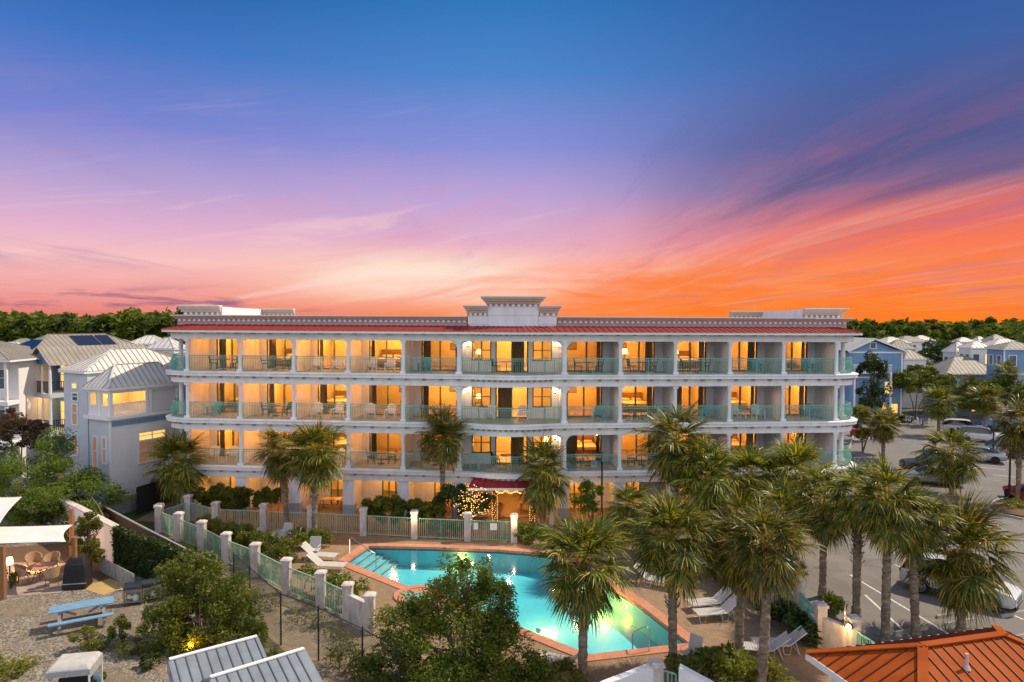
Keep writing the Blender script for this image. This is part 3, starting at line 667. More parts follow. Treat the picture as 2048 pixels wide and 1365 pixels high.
for fi, z in enumerate(LV):
    zt = z+3.17-BOT if fi < 2 else EV-.62; zc = z+3.17-.2 if fi < 2 else EV-.1
    for sd_ in (-1, 1):
        for k in range(6):
            column(W(sd_, BAY*k if k else .0, 0), z, zt, .13 if k else .16)
            # partition behind each column
            if k < 6:
                p = MB(); wbox(p, sd_, BAY*k-.09, BAY*k+.09, .16, BD+RD, z, zc); p.build('partition_wall', stucco, H, True)
        c = Vector((sd_*23.35, 48.1, 0)); column(c, z, zt, .15)
        for k in range(5):
            s0, s1 = BAY*k+.09, BAY*(k+1)-.09
            # recessed wall with a door opening
            d0, d1 = s0+.06, s0+3.02
            p = MB(); wbox(p, sd_, s0, d0, BD, BD+.2, z, zc); wbox(p, sd_, d1, s1, BD, BD+.2, z, zc); wbox(p, sd_, d0, d1, BD, BD+.2, z+2.22, zc)
            p.build('balcony_wall', stucco, H, True)
            fr_ = MB(); t0, t1 = BD+.03, BD+.14
            wbox(fr_, sd_, d0, d0+.08, t0, t1, z, z+2.22); wbox(fr_, sd_, d1-.08, d1, t0, t1, z, z+2.22); wbox(fr_, sd_, d0+.08, d1-.08, t0, t1, z+2.12, z+2.22); wbox(fr_, sd_, d0+.08, d1-.08, t0, t1, z, z+.07)
            mid_ = d1-1.22+rng.uniform(-.12,.1); wbox(fr_, sd_, mid_-.05, mid_+.05, t0, t1, z+.07, z+2.12); 
            dr = fr_.build('sliding_door', frame_d, H, True)
            g_ = MB(); wbox(g_, sd_, d0+.08, d1-.08, BD+.07, BD+.09, z+.07, z+2.12); g_.build('glass_pane', glass, dr, True)
            # drape gathered at the outer side, wavy
            for (c0, c1, cm) in ((d1-.08-rng.choice([.28,.4,.55]), d1-.08, rng.choice([sheer, curtain, curtain])), (d0+.08, d0+.08+rng.choice([.3,.5,1.2 if sd_ > 0 else .5]), curtain)):
                cu = MB(); n = int((c1-c0)/.05)
                for j in range(n):
                    s_a, s_b = c0+(c1-c0)*j/n, c0+(c1-c0)*(j+1)/n; ta = BD+.22+.05*(j % 2); tb = BD+.22+.05*((j+1) % 2)
                    A_, B_ = W(sd_,s_a,ta), W(sd_,s_b,tb); cu.face([(A_.x,A_.y,z+.05), (B_.x,B_.y,z+.05), (B_.x,B_.y,z+2.15), (A_.x,A_.y,z+2.15)])
                if n: cu.build('curtain', cm, dr, True)
            # room shell
            rm = MB(); wbox(rm, sd_, s0, s1, BD+RD, BD+RD+.15, z, zc); wbox(rm, sd_, s0+.002, s0+.04, BD+.2, BD+RD, z, zc-.03); wbox(rm, sd_, s1-.04, s1-.002, BD+.2, BD+RD, z, zc-.03)
            wbox(rm, sd_, s0+.05, s1-.05, BD+.21, BD+RD-.02, z+.0, z+.02, 1); wbox(rm, sd_, s0+.05, s1-.05, BD+.21, BD+RD-.02, zc-.06, zc-.03)
            rm.build('room', [warmwall, mat('room_carpet', (.35,.22,.12), .95, .1, 3)], H, True)
            # furniture seen through the glass
            wc = W(sd_, (d0+d1)/2, BD+2.4)
            lamp('room_light', W(sd_, (s0+s1)/2, BD+2.0, z+2.35), (430 if sd_ < 0 else 360)*rng.choice([.5,.85,1.05,1.05,1.25]), (1,.40,.06) if sd_ > 0 else (1,.45,.075), .25, H)
            # railing
            rl = MB(); a_, b_ = W(sd_, s0+.08, -.02), W(sd_, s1-.08, -.02)
            if sd_ < 0: a_, b_ = b_, a_
            belly(rl, [(a_.x,a_.y), (b_.x,b_.y)], z, RH, 0); rl.build('railing', green, H, True)
        # end balcony: curved bellied rail and end wall
        arc = [(x,y) for x,y in off(FP, .12)[1:7]]; arc = [(x, y) for x, y in arc]
        path = [(-23.83,50.6)]+arc
        e = W(-1, 18.71+.25, .0); path[-1] = (e.x, e.y)
        if sd_ > 0: path = [(-x,y) for x,y in reversed(path)]
        rl = MB(); belly(rl, path, z, RH, .16); rl.build('railing', green, H, True)
        p = MB(); x0, x1 = sorted((sd_*22.05, sd_*22.35)); p.box(x0, x1, 46.9, 58, z, zc); p.build('end_wall', stucco, H, True)
        column(Vector((sd_*23.4, 51.5, 0)), z, zt, .14)
    # centre section
    cb = 3.46-.2
    p = MB()      # canted side walls, back wall with window and door openings
    xs = [-3.27,-2.15,-1.05,1.05,2.15,3.27]; tb = 46.75
    def wall_open(x0, x1, oz0, oz1, ox0, ox1):
        p.box(x0, ox0, tb, tb+.2, z, zc); p.box(ox1, x1, tb, tb+.2, z, zc)
        if oz0 > z: p.box(ox0, ox1, tb, tb+.2, z, oz0)
        p.box(ox0, ox1, tb, tb+.2, oz1, zc)
    wall_open(-3.27, -1.25, z+.75, z+2.2, -2.75, -1.42); wall_open(-1.25, 1.25, z, z+2.25, -1.12, 1.12); wall_open(1.25, 3.27, z+.75, z+2.2, 1.42, 2.75)
    p.build('balcony_wall', stucco, H, True)
    for x0, x1, z0, z1, nm in ((-2.75,-1.42,z+.75,z+2.2,'window'), (-1.12,1.12,z,z+2.25,'sliding_door'), (1.42,2.75,z+.75,z+2.2,'window')):
        f_ = MB(); y0, y1 = tb+.03, tb+.13; xm = (x0+x1)/2
        f_.box(x0, x0+.08, y0, y1, z0, z1); f_.box(x1-.08, x1, y0, y1, z0, z1); f_.box(x0+.08, x1-.08, y0, y1, z1-.1, z1); f_.box(x0+.08, x1-.08, y0, y1, z0, z0+.07); f_.box(xm-.05, xm+.05, y0, y1, z0+.07, z1-.1)
        if nm == 'window': f_.box(x0+.08, xm-.05, y0+.01, y1-.01, z0+.7, z0+.76); f_.box(xm+.05, x1-.08, y0+.01, y1-.01, z0+.7, z0+.76)
        wn = f_.build(nm, frame_d, H, True)
        MB().box(x0+.08, x1-.08, y0+.04, y0+.05, z0+.07, z1-.1).build('glass_pane', glass, wn, True)
        if nm == 'sliding_door':
            side_ = -1 if fi == 1 else 1
            cu = MB(); c0, c1 = (-.95, -.05) if side_ < 0 else (.0, .85)
            for j in range(18):
                xa, xb = c0+(c1-c0)*j/18, c0+(c1-c0)*(j+1)/18
                cu.face([(xa,tb+.22+.05*(j%2),z+.05), (xb,tb+.22+.05*((j+1)%2),z+.05), (xb,tb+.22+.05*((j+1)%2),z+2.15), (xa,tb+.22+.05*(j%2),z+2.15)])
            cu.build('curtain', curtain, wn, True)
    rm = MB(); rm.box(-3.3, 3.3, tb+4.3, tb+4.45, z, zc); rm.box(-3.2, 3.2, tb+.21, tb+4.3, z, z+.02); rm.box(-3.2, 3.2, tb+.21, tb+4.3, zc-.06, zc-.03); rm.build('room', warmwall, H, True)
    lamp('room_light', (0, tb+2.2, z+2.35), 520, (1,.45,.08), .25, H); 
    path = [(x,y) for x,y in off(FP,.14) if abs(x) < 2.2]
    rl = MB(); belly(rl, path, z, RH, .14); rl.build('railing', green, H, True)
    for sd_ in (-1, 1):
        pt = [(sd_*3.25,44.78), (sd_*2.2,44.62)]; pt.sort()
        rl = MB(); belly(rl, pt, z, RH, 0); rl.build('railing', green, H, True)
        # arched spandrels at the two heavier centre columns
        for dr_ in (-1, 1):
            base = W(sd_, 0, 0); n = 8
            for inner in (0,):
                dx = -sd_ if dr_ > 0 else sd_      # towards the centre, or towards the wing
                ox = base.x+dx*.13; wd_, hg = (.62,.62)
                poly = [(0,0)]+[(wd_*(1-math.cos(PI/2*j/n)), -hg*(1-math.sin(PI/2*j/n))) for j in range(n+1)]
                poly = [(0,0), (0,-hg)]+[(wd_*(1-math.cos(PI/2*j/n)), -hg+hg*math.sin(PI/2*j/n)) for j in range(1, n+1)]
                sp_ = MB(); yb = 44.8-.10 if dx*sd_ < 0 else 44.8-.08
                m_ = len(poly); b0 = 0
                sl = 0 if dx*sd_ < 0 else sT
                sp_.v = [(ox+dx*a, yb+abs(a)*sl, zt+b) for a, b in poly]+[(ox+dx*a, yb+.2+abs(a)*sl, zt+b) for a, b in poly]
                for j in range(1, m_-1): sp_.f += [(0,j,j+1), (m_,m_+j+1,m_+j)]; sp_.mi += [0,0]
                for j in range(m_): j2 = (j+1) % m_; sp_.f.append((j,j2,m_+j2,m_+j)); sp_.mi.append(0)
                sp_.build('arch_spandrel', stucco, H, True)
    # wall sconces
    for sd_ in (-1, 1):
        for (x, y) in ((sd_*3.16, 45.9), (sd_*2.98, tb-.09)):
            if fi == 0 and sd_ < 0: continue
            sc_ = MB().box(x-.05, x+.05, y-.06, y+.07, z+1.72, z+1.80).build('wall_sconce', dark, H, True)
            MB().tube_z(x, y-.0, [(.03,z+1.80), (.07,z+1.86), (.075,z+1.95), (.04,z+2.02)], 10, 0).build('globe', bulb_e, sc_, True)
        if not (fi == 0 and sd_ < 0): lamp('sconce_light', (sd_*2.92, 46.1, z+1.9), 26, (1,.60,.26), .06, H)
# balcony glow: ceiling discs and lights added for warm spill on the left wing
disc = emat('added_glow_face', (1,.72,.38), 6)
for fi, z in enumerate(LV):
    for k in range(5):
        p = W(-1, BAY*(k+.5), 1.7); zc = z+3.17-.22 if fi < 2 else EV-.12
        MB().tube_z(p.x, p.y, [(.12,zc-.06), (.14,zc)], 12, 0).build('added_glow_disc', disc, H, True)
        lamp('balcony_fill', (p.x, p.y, zc-.2), (150, 240, 240, 190, 24)[4-k], (1,.34,.035), .1, H)
# ground floor: broad piers, recessed lit shopfronts, awning
for sd_ in (-1, 1):
    for k in range(6):
        q = MB(); s_ = BAY*k; wbox(q, sd_, s_-.38, s_+.38, -.05, .5, 0, LV[0]-BOT); wbox(q, sd_, s_-.385, s_+.385, -.055, .505, 0, .75, 1)
        q.build('pier', [stucco, stucco_grey], H, True)
        p = MB(); wbox(p, sd_, s_-.1, s_+.1, .52, BD+RD, 0, LV[0]-.2); p.build('partition_wall', stucco, H, True)
    for k in range(5):
        s0, s1 = BAY*k+.1, BAY*(k+1)-.1; zc = LV[0]-.2
        lo, hi = (s0+.1, s0+2.1)
        p = MB(); wbox(p, sd_, s0, lo, BD, BD+.2, 0, zc); wbox(p, sd_, hi, s1, BD, BD+.2, 0, zc); wbox(p, sd_, lo, hi, BD, BD+.2, 2.45, zc); p.build('shopfront_wall', stucco, H, True)
        f_ = MB(); t0, t1 = BD+.04, BD+.13
        for sx_ in (lo, (lo+hi)/2-.04, (lo+hi)/2+.45, hi-.09): wbox(f_, sd_, sx_, sx_+.09, t0, t1, 0, 2.45)
        dr = f_.build('sliding_door', frame_d, H, True)
        g_ = MB(); wbox(g_, sd_, lo+.02, hi-.02, BD+.08, BD+.10, .02, 2.43); g_.build('glass_pane', glass, dr, True)
        rm = MB(); wbox(rm, sd_, s0, s1, BD+RD, BD+RD+.15, 0, zc); wbox(rm, sd_, s0+.002, s0+.04, BD+.2, BD+RD, .03, zc-.03); wbox(rm, sd_, s1-.04, s1-.002, BD+.2, BD+RD, .03, zc-.03); rm.build('room', warmwall, H, True)
        lamp('room_light', W(sd_, (s0+s1)/2, BD+2.0, 2.5), 400, (1,.46,.09), .25, H)
        if sd_ < 0 or k == 0: lamp('porch_glow', W(sd_, (s0+s1)/2, 1.5, 2.6), 95, (1,.40,.07), .1, H)  # added light for the ground floor glow, no fixture
    x0, x1 = sorted((sd_*22.05, sd_*22.35)); MB().box(x0, x1, 46.9, 58, 0, LV[0]-.2).build('end_wall', stucco, H, True)
    column(Vector((sd_*23.35, 48.1, 0)), 0, LV[0]-BOT, .2); column(Vector((sd_*23.4, 51.5, 0)), 0, LV[0]-BOT, .2)
MB().box(-21.9, 21.9, 53.5, 53.8, 0, 12.6).build('rear_wall', stucco, H, True)
# centre lobby: deep open terrace, warm wall at its back
p = MB(); p.box(-3.3, 3.3, 51.6, 51.8, 0, 3.0); p.box(-3.3,-3.12,45.4,51.6,0,3.0); p.box(3.12,3.3,45.4,51.6,0,3.0); p.build('lobby_wall', warmwall, H, True)
MB().box(-3.1, 3.1, 45.2, 51.6, .012, .03).build('lobby_floor', mat('lobby_floor', (.38,.22,.10), .5, .2, 2), H, True)
MB().box(-3.0, -1.55, 45.2, 45.4, .03, 1.9).build('lobby_wall', warmwall, H, True)
for x, y in ((-1.5,46), (1.6,46.5), (0,49)): lamp('lobby_light', (x, y, 2.6), 110, (1,.52,.15), .15, H)
aw = MB(); aw.hexa([(-2.75,43.1,2.42),(2.75,43.1,2.42),(2.3,44.5,2.42),(-2.3,44.5,2.42),(-2.75,43.1,2.50),(2.75,43.1,2.50),(2.3,44.5,3.05),(-2.3,44.5,3.05)], 0)
for k in range(13):
    t_ = -1+k/6; aw.bar((t_*2.74,43.1,2.52), (t_*2.3,44.5,3.07), .05, .05, 1)
awn = aw.build('awning', [mat('red_awning', (.42,.035,.04), .5, .1, 2), mat('red_awning_seam', (.28,.02,.03), .5)], H, True)
MB().box(-2.78, 2.78, 43.02, 43.1, 2.36, 2.5).build('fascia', trim, awn, True)
for x in (-2.6, 2.6, -1.05, 1.35): MB().box(x-.14, x+.14, 43.3, 43.58, 0, 2.42).build('awning_post', brownwood if abs(x) < 2 else stucco, H, True)

# ------------------------------------------------------------------ pool fence with stucco pillars
def pillar(p, h, par, w_=.19, z0=0):
    a = MB().box(p.x-w_, p.x+w_, p.y-w_, p.y+w_, z0, z0+h-.16); a.box(p.x-w_*1.25, p.x+w_*1.25, p.y-w_*1.25, p.y+w_*1.25, z0+h-.16, z0+h-.05)
    a.hexa([(p.x-w_*1.1,p.y-w_*1.1,z0+h-.05),(p.x+w_*1.1,p.y-w_*1.1,z0+h-.05),(p.x+w_*1.1,p.y+w_*1.1,z0+h-.05),(p.x-w_*1.1,p.y+w_*1.1,z0+h-.05)]+[(p.x-w_*.8,p.y-w_*.8,z0+h),(p.x+w_*.8,p.y-w_*.8,z0+h),(p.x+w_*.8,p.y+w_*.8,z0+h),(p.x-w_*.8,p.y+w_*.8,z0+h)])
    return a.build('pillar', stucco_worn, par, True)
def panel(a, b, h, par, m=greenpost, sp_=.115, bw=.026, nm='rail_panel', z0=.08, gap=.19):
    a = Vector(a); b = Vector(b); d = (b-a).normalized(); a = a+d*gap; b = b-d*gap; L = (b-a).length; mb = MB()
    n = int(L/sp_)
    for k in range(n+1):
        p = a.lerp(b, k/n); w2 = .045 if k in (0, n//2, n) else bw
        mb.bar((p.x,p.y,z0-.04 if w2 > .03 else z0), (p.x,p.y,h if w2 > .03 else h-.03), w2, w2)
    for zz in (z0+.03, h): mb.bar((a.x,a.y,zz), (b.x,b.y,zz), .045, .045)
    return mb.build(nm, m, par, True)
def fence(name, label, pts, h, ph, m=greenpost, skip=(), wall=(), c0=0):
    P = [G(*p) for p in pts]; P = [Vector((p.x,p.y,0)) for p in P]
    t = thing(name, label, 'fence', P[0])
    for p in P: pillar(p, ph, t)
    for i, (a, b) in enumerate(zip(P[:-1], P[1:])):
        if i in skip: continue
        if i in wall:
            d = (b-a).normalized(); n = Vector((-d.y,d.x,0))*.11; q = [a+n,b+n,b-n,a-n]
            MB().hexa([(v.x,v.y,0) for v in q]+[(v.x,v.y,1.25) for v in q]).build('low_wall', stucco_worn, t, True)
        else: panel(a, b, h, t, m)
    return t, P
fl, PLF = fence('pool_fence', 'green picket fence with nine stucco pillars running along the left side of the pool', [(319,1065),(358,1082),(404,1101),(453,1128),(511,1152),(573,1187),(642,1216),(696,1243),(740,1267)], 1.28, 1.72, wall=(7,))
fb, PBF = fence('pool_fence', 'green picket fence with stucco pillars between the pool deck and the hotel', [(319,1062),(377,1042),(432,1058),(528,1062),(622,1066),(727,1071),(829,1077),(935,1082),(1028,1085)], 1.22, 1.72, skip=(7,))
fr_, PRF = fence('pool_fence', 'green picket fence with white pillars between palms and the parking lot', [(1506,1178),(1550,1205),(1597,1240)], 1.28, 1.7)
fr2, _ = fence('pool_fence', 'short green fence with a white wall and shower beside the orange roof', [(1640,1292),(1706,1322)], 1.25, 1.78, wall=(0,))
q0, q1 = G(1597,1240), G(1640,1292); panel(Vector((q0.x,q0.y,0)), Vector((q1.x,q1.y,0)), 1.28, fr_, green)
q0, q1 = G(1706,1322), G(1790,1385); panel(Vector((q0.x,q0.y,0)), Vector((q1.x,q1.y,0)), 1.25, fr2, green)
# gate in the rear run: two leaves with notice boards
ga, gb = PBF[7], PBF[8]
gt = thing('pool_gate', 'green picket gate with two white notice boards in front of the lobby', 'gate', ga)
gm = ga.lerp(gb, .38); gm2 = ga.lerp(gb, .74)
for a, b in ((ga, gm), (gm, gm2), (gm2, gb)): panel(a, b, 1.22, gt, green, .115, .026, 'gate_leaf', .08, .06)
for t_, wd in ((.18,.26), (.56,.42)):
    p = ga.lerp(gb, t_); q = MB().box(p.x-wd/2, p.x+wd/2, p.y-.09, p.y-.07, .72, 1.12); q.build('notice_board', white_p, gt, True)
# pillar lamps
for i, (p, lb) in enumerate([(PBF[6], 'lit round lamp on the white pillar beside the bright bush'), (PBF[8], 'lit round lamp on the pillar at the right end of the gate')]):
    t = thing('pillar_lamp', lb, 'lamp', (p.x, p.y-.22, 1.35), 0, 'lamps on the pool fence pillars')
    MB().tube([(0,.03,0), (0,-.03,0)], .12, 14).build('backplate', white_p, t)
    o = MB().tube([(0,-.03,0), (0,-.10,0)], [.09,.06], 12).build('globe', bulb_e, t)
    lamp('pillar_light', (p.x, p.y-.5, 1.35), 22, (1,.66,.30), .06)
# wall lamp and shower on the right wall
p = G(1706,1322); q = G(1640,1292); d = (Vector((p.x,p.y,0))-Vector((q.x,q.y,0))).normalized()
t = thing('wall_lamp', 'lit round lamp on the white pillar above the shower wall', 'lamp', (p.x-.24, p.y-.14, 1.42))
MB().tube([(.05,.03,0), (-.03,-.02,0)], .13, 14).build('backplate', dark, t); MB().tube([(-.03,-.02,0), (-.10,-.05,0)], [.10,.07], 12).build('globe', bulb_e, t)
lamp('wall_light', (p.x-.55, p.y-.35, 1.3), 45, (1,.62,.22), .06)
t = thing('outdoor_shower', 'thin steel outdoor shower pipe in front of the white wall', 'shower', (q.x+.62, q.y-.75, 0))
MB().tube([(0,0,0),(0,0,1.95),(.02,-.02,2.12),(.12,-.05,2.18),(.2,-.08,2.12)], .018, 6).build('pipe', chrome, t)
MB().tube_z(.2, -.08, [(.05,2.06),(.015,2.13)], 10, 0).build('shower_head', chrome, t)
# near bottom walls with a green gate
t = thing('garden_wall', 'white stucco wall sloping up to a pillar at the bottom edge beside the green gate', 'wall', G(1170,1390))
a, b = G(1130,1440), G(1312,1402); d = Vector((b.x-a.x,b.y-a.y,0)).normalized(); n = Vector((-d.y,d.x,0))*.14
q = [a+n, b+n, b-n, a-n]; hs = [1.1,1.1,1.1,1.1]
m_ = a.lerp(b, .42)
MB().hexa([(v.x,v.y,0) for v in [a+n,m_+n,m_-n,a-n]]+[(v.x,v.y,h_) for v, h_ in zip([a+n,m_+n,m_-n,a-n],[.55,1.0,1.0,.55])]).hexa([(v.x,v.y,0) for v in [m_+n,b+n,b-n,m_-n]]+[(v.x,v.y,h_) for v, h_ in zip([m_+n,b+n,b-n,m_-n],[1.0,1.35,1.35,1.0])]).build('wall_panel', stucco, t, True)
for v in (b,): pillar(Vector((v.x,v.y,0)), 1.42, t, .2)
t = thing('garden_gate', 'green picket gate between two white walls at the bottom edge', 'gate', b)
c = G(1358,1418); panel(Vector((b.x,b.y,0)), Vector((c.x,c.y,0)), 1.15, t, green, .12, .03, 'gate_leaf', .05, .12)
t = thing('garden_wall', 'white stucco wall at the bottom edge right of the green gate', 'wall', c)
e = G(1450,1440); d = Vector((e.x-c.x,e.y-c.y,0)).normalized(); n = Vector((-d.y,d.x,0))*.14
MB().hexa([(v.x,v.y,0) for v in [c+n,e+n,e-n,c-n]]+[(v.x,v.y,h_) for v, h_ in zip([c+n,e+n,e-n,c-n],[1.5,1.0,1.0,1.5])]).build('wall_panel', stucco, t, True)

# ------------------------------------------------------------------ left yard walls and fences
def line_wall(name, label, cat, pts, h, th, m, capm=None):
    P = [Vector((p[0],p[1])) for p in pts]; t = thing(name, label, cat, (P[0].x,P[0].y,0))
    mb = MB(); strip(mb, P, -th/2, th/2, 0, h); mb.build('wall_panel', m, t, True)
    if capm: mb = MB(); strip(mb, P, -th*.75, th*.75, h, h+.07); mb.build('cap', capm, t, True)
    return t
wa = g2(165,1018,2.05); wb = g2(232,1053,2.05); wc_ = g2(385,1108,2.05); w0 = g2(45,958,2.05)
line_wall('boundary_wall', 'long white stucco wall running back behind the green trees', 'wall', [g2(-60,915,2.05), w0, wa, wb], 2.0, .26, stucco, stucco_worn)
t = line_wall('ivy_wall', 'dark wall covered in ivy in front of the brown fence', 'wall', [wb, wc_], 1.98, .24, mat('ivy_wall_backing', (.03,.05,.02), .9), None)
def leaf_mesh(P, size, rng, aniso=.25, up=.35, bendy=0.0):
    """P (n,3) leaf centres -> quads pointing every way"""
    n = len(P); a = rng.normal(size=(n,3)); a[:,2] = a[:,2]*.6; a /= np.linalg.norm(a, axis=1)[:,None]
    b = rng.normal(size=(n,3)); b -= (b*a).sum(1)[:,None]*a; b /= np.linalg.norm(b, axis=1)[:,None]
    s = size*rng.uniform(.4, 1.55, n)[:,None]; a = a*s; b = b*s*.42
    V = np.empty((n,4,3)); V[:,0] = P-a; V[:,1] = P+b; V[:,2] = P+a; V[:,3] = P-b
    return V.reshape(-1,3)
def quad_object(name, V, mats, parent=None, mi=None, k=4):
    n = len(V)//k; me = bpy.data.meshes.new(name); me.vertices.add(len(V)); me.vertices.foreach_set('co', V.astype(np.float32).ravel())
    me.loops.add(n*k); me.loops.foreach_set('vertex_index', np.arange(n*k, dtype=np.int32))
    me.polygons.add(n); me.polygons.foreach_set('loop_start', np.arange(0, n*k, k, dtype=np.int32))
    try: me.polygons.foreach_set('loop_total', np.full(n, k, dtype=np.int32))
    except Exception: pass
    for m in (mats if isinstance(mats, (list,tuple)) else [mats]): me.materials.append(m)
    if mi is not None: me.polygons.foreach_set('material_index', mi.astype(np.int32))
    me.update(calc_edges=True)
    o = bpy.data.objects.new(name, me); col.objects.link(o)
    if parent is not None: o.parent = parent
    return o
nr = np.random.default_rng(11)
d = Vector(wc_)-Vector(wb); L = d.length; d.normalize()
tt = nr.uniform(0, L, 9000); zz = nr.uniform(.05, 2.05, 9000); oo = nr.normal(0, .06, 9000)-.18
oo = .13+np.abs(oo+.18); P = np.stack([wb[0]+d.x*tt+d.y*oo, wb[1]+d.y*tt-d.x*oo, zz], 1)
P2 = np.stack([wb[0]+d.x*tt-d.y*nr.normal(0,.12,9000), wb[1]+d.y*tt+d.x*nr.normal(0,.12,9000), 2.0+nr.uniform(-.05,.10,9000)], 1)[:2000]
quad_object('ivy', leaf_mesh(np.concatenate([P,P2])-np.array([wb[0],wb[1],0]), .07, nr), leaf_d, t)
line_wall('wooden_fence', 'dark brown board fence between the lawn and the white wall', 'fence', [g2(205,1012,1.45), g2(300,1062,1.45), g2(400,1113,1.45), g2(440,1133,1.45)], 1.42, .06, rustfence, greywood)
line_wall('wooden_fence', 'low grey board fence at the far end of the lawn by the white house', 'fence', [g2(215,1003,1.1), g2(268,990,1.1), g2(320,976,1.1)], 1.1, .06, greywood, None)
line_wall('wooden_fence', 'dark horizontal board fence beside the white house garage', 'fence', [g2(273,990,1.4), g2(330,972,1.4)], 1.9, .06, mat('black_boards', (.03,.028,.028), .8, .3, 6, stretch=(1,1,14)), None)
t = thing('picket_fence', 'short grey picket fence between mulch bed and grills', 'fence', G(205,1150)); a, b = G(200,1142), G(268,1180)
panel(Vector((a.x,a.y,0)), Vector((b.x,b.y,0)), .75, t, greywood, .16, .07, 'pickets', .05, .02)
# chain link fence
pts = [(500,1228),(562,1290),(637,1322),(725,1372),(800,1420)]; PC = [Vector((*g2(*p),0)) for p in pts]; PC = [PC[0]+(PC[0]-PC[1])*.6]+PC
t = thing('chain_link_fence', 'black chain link fence along the sandy path below the pool fence', 'fence', PC[0])
for p in PC: MB().tube_z(p.x, p.y, [(.035,0),(.035,2.12),(.02,2.18)], 8, 0).build('post', dark, t, True)
mb = MB()
for a, b in zip(PC[:-1], PC[1:]): mb.tube([(a.x,a.y,2.08),(b.x,b.y,2.08)], .02, 6)
mb.build('top_rail', dark, t, True)
for a, b in zip(PC[:-1], PC[1:]):
    mb = MB(); L = (b-a).length; s = .13; d = (b-a)/L; k = -2.05
    while k < L:
        for sg in (1, -1):
            x0, x1 = (k, k+2.05) if sg > 0 else (k+2.05, k)
            z0, z1 = 0.02, 2.05
            def clip(x0, z0, x1, z1):
                if x0 < 0: z0 += (0-x0)/(x1-x0)*(z1-z0); x0 = 0
                if x1 > L: z1 = z0+(L-x0)/(x1-x0)*(z1-z0); x1 = L
                return x0, z0, x1, z1
            if sg > 0: q = clip(k, z0, k+2.05, z1)
            else: q = clip(k, z1, k+2.05, z0)
            if q[2] > q[0]: mb.bar(a+d*q[0]+Vector((0,0,q[1])), a+d*q[2]+Vector((0,0,q[3])), .006, .006)
        k += s
    mb.build('wire_mesh', dark, t, True)

# ------------------------------------------------------------------ palms
def rot_to(dirv):
    return np.array(Vector(dirv).to_track_quat('Y', 'Z').to_matrix())
def palm_crown(seed, nf=44, droop=1.0, lo=150):
    rg = np.random.default_rng(seed); out = []; mi = []; dry = []
    def fan(az, elv, pet, rad, target, curl=.5, n=26, mids=None):
        # petiole curve then a folded fan whose leaflets droop
        hd = np.array([math.cos(az), math.sin(az), 0.]); up = np.array([0,0,1.])
        pts = []; p = np.array([0,0,rg.uniform(-.25,.2)]); e = elv
        for k in range(6):
            dv = hd*math.cos(e)+up*math.sin(e); pts.append(p.copy()); p = p+dv*pet/5; e -= .09*droop
        pts = np.array(pts); dv = hd*math.cos(e)+up*math.sin(e); sdv = np.cross(dv, up); sdv /= np.linalg.norm(sdv)+1e-9; nv = np.cross(sdv, dv)
        for k in range(5):
            w_ = .022; target.append(np.array([pts[k]-sdv*w_, pts[k]+sdv*w_, pts[k+1]+sdv*w_*.8, pts[k+1]-sdv*w_*.8])); 
            if mids is not None: mids.append(1)
        base = pts[-1]
        for j in range(n):
            f = -1+2*j/(n-1)+rg.normal(0,.02); ang = f*R(98)
            fold = abs(f)*.42
            ld = dv*math.cos(ang)+sdv*math.sin(ang)+nv*(.32-fold*.9)-up*.05; ld /= np.linalg.norm(ld)
            L = rad*(1-.30*abs(f)**2)*rg.uniform(.85,1.1); w_ = .021*rad/.9*rg.uniform(.8,1.25)
            b0 = base-dv*(.30*(1-abs(f)))*0; sd2 = np.cross(ld, nv); sd2 /= np.linalg.norm(sd2)+1e-9
            q = [b0]; dd = ld.copy()
            for s_ in range(3):
                q.append(q[-1]+dd*L/3); dd = dd-up*(.20+.34*s_)*curl*rg.uniform(.7,1.3); dd /= np.linalg.norm(dd)
            ws_ = [w_*.55, w_, w_*.7, w_*.06]
            tw = sd2+nv*rg.normal(0,.5); tw /= np.linalg.norm(tw)
            for s_ in range(3):
                target.append(np.array([q[s_]-tw*ws_[s_], q[s_]+tw*ws_[s_], q[s_+1]+tw*ws_[s_+1], q[s_+1]-tw*ws_[s_+1]]))
                if mids is not None: mids.append(1 if rg.random() < .22+.16*(s_ == 2) else 0)
    for i in range(nf):
        t = (i+.5)/nf; elv = R(84)-t*R(lo)+rg.normal(0,.12); az = i*2.39996+rg.normal(0,.2)
        fan(az, elv, rg.uniform(.45,1.1)*(1.0-.12*t), rg.uniform(.80,1.02), out, .55+.7*t, 25, mi)
    for i in range(5+seed%7):
        fan(rg.uniform(0,6.28), R(-62)+rg.normal(0,.12), rg.uniform(.5,.8), .65, dry, 1.2, 12)
    return np.concatenate(out), np.array(mi), np.concatenate(dry)
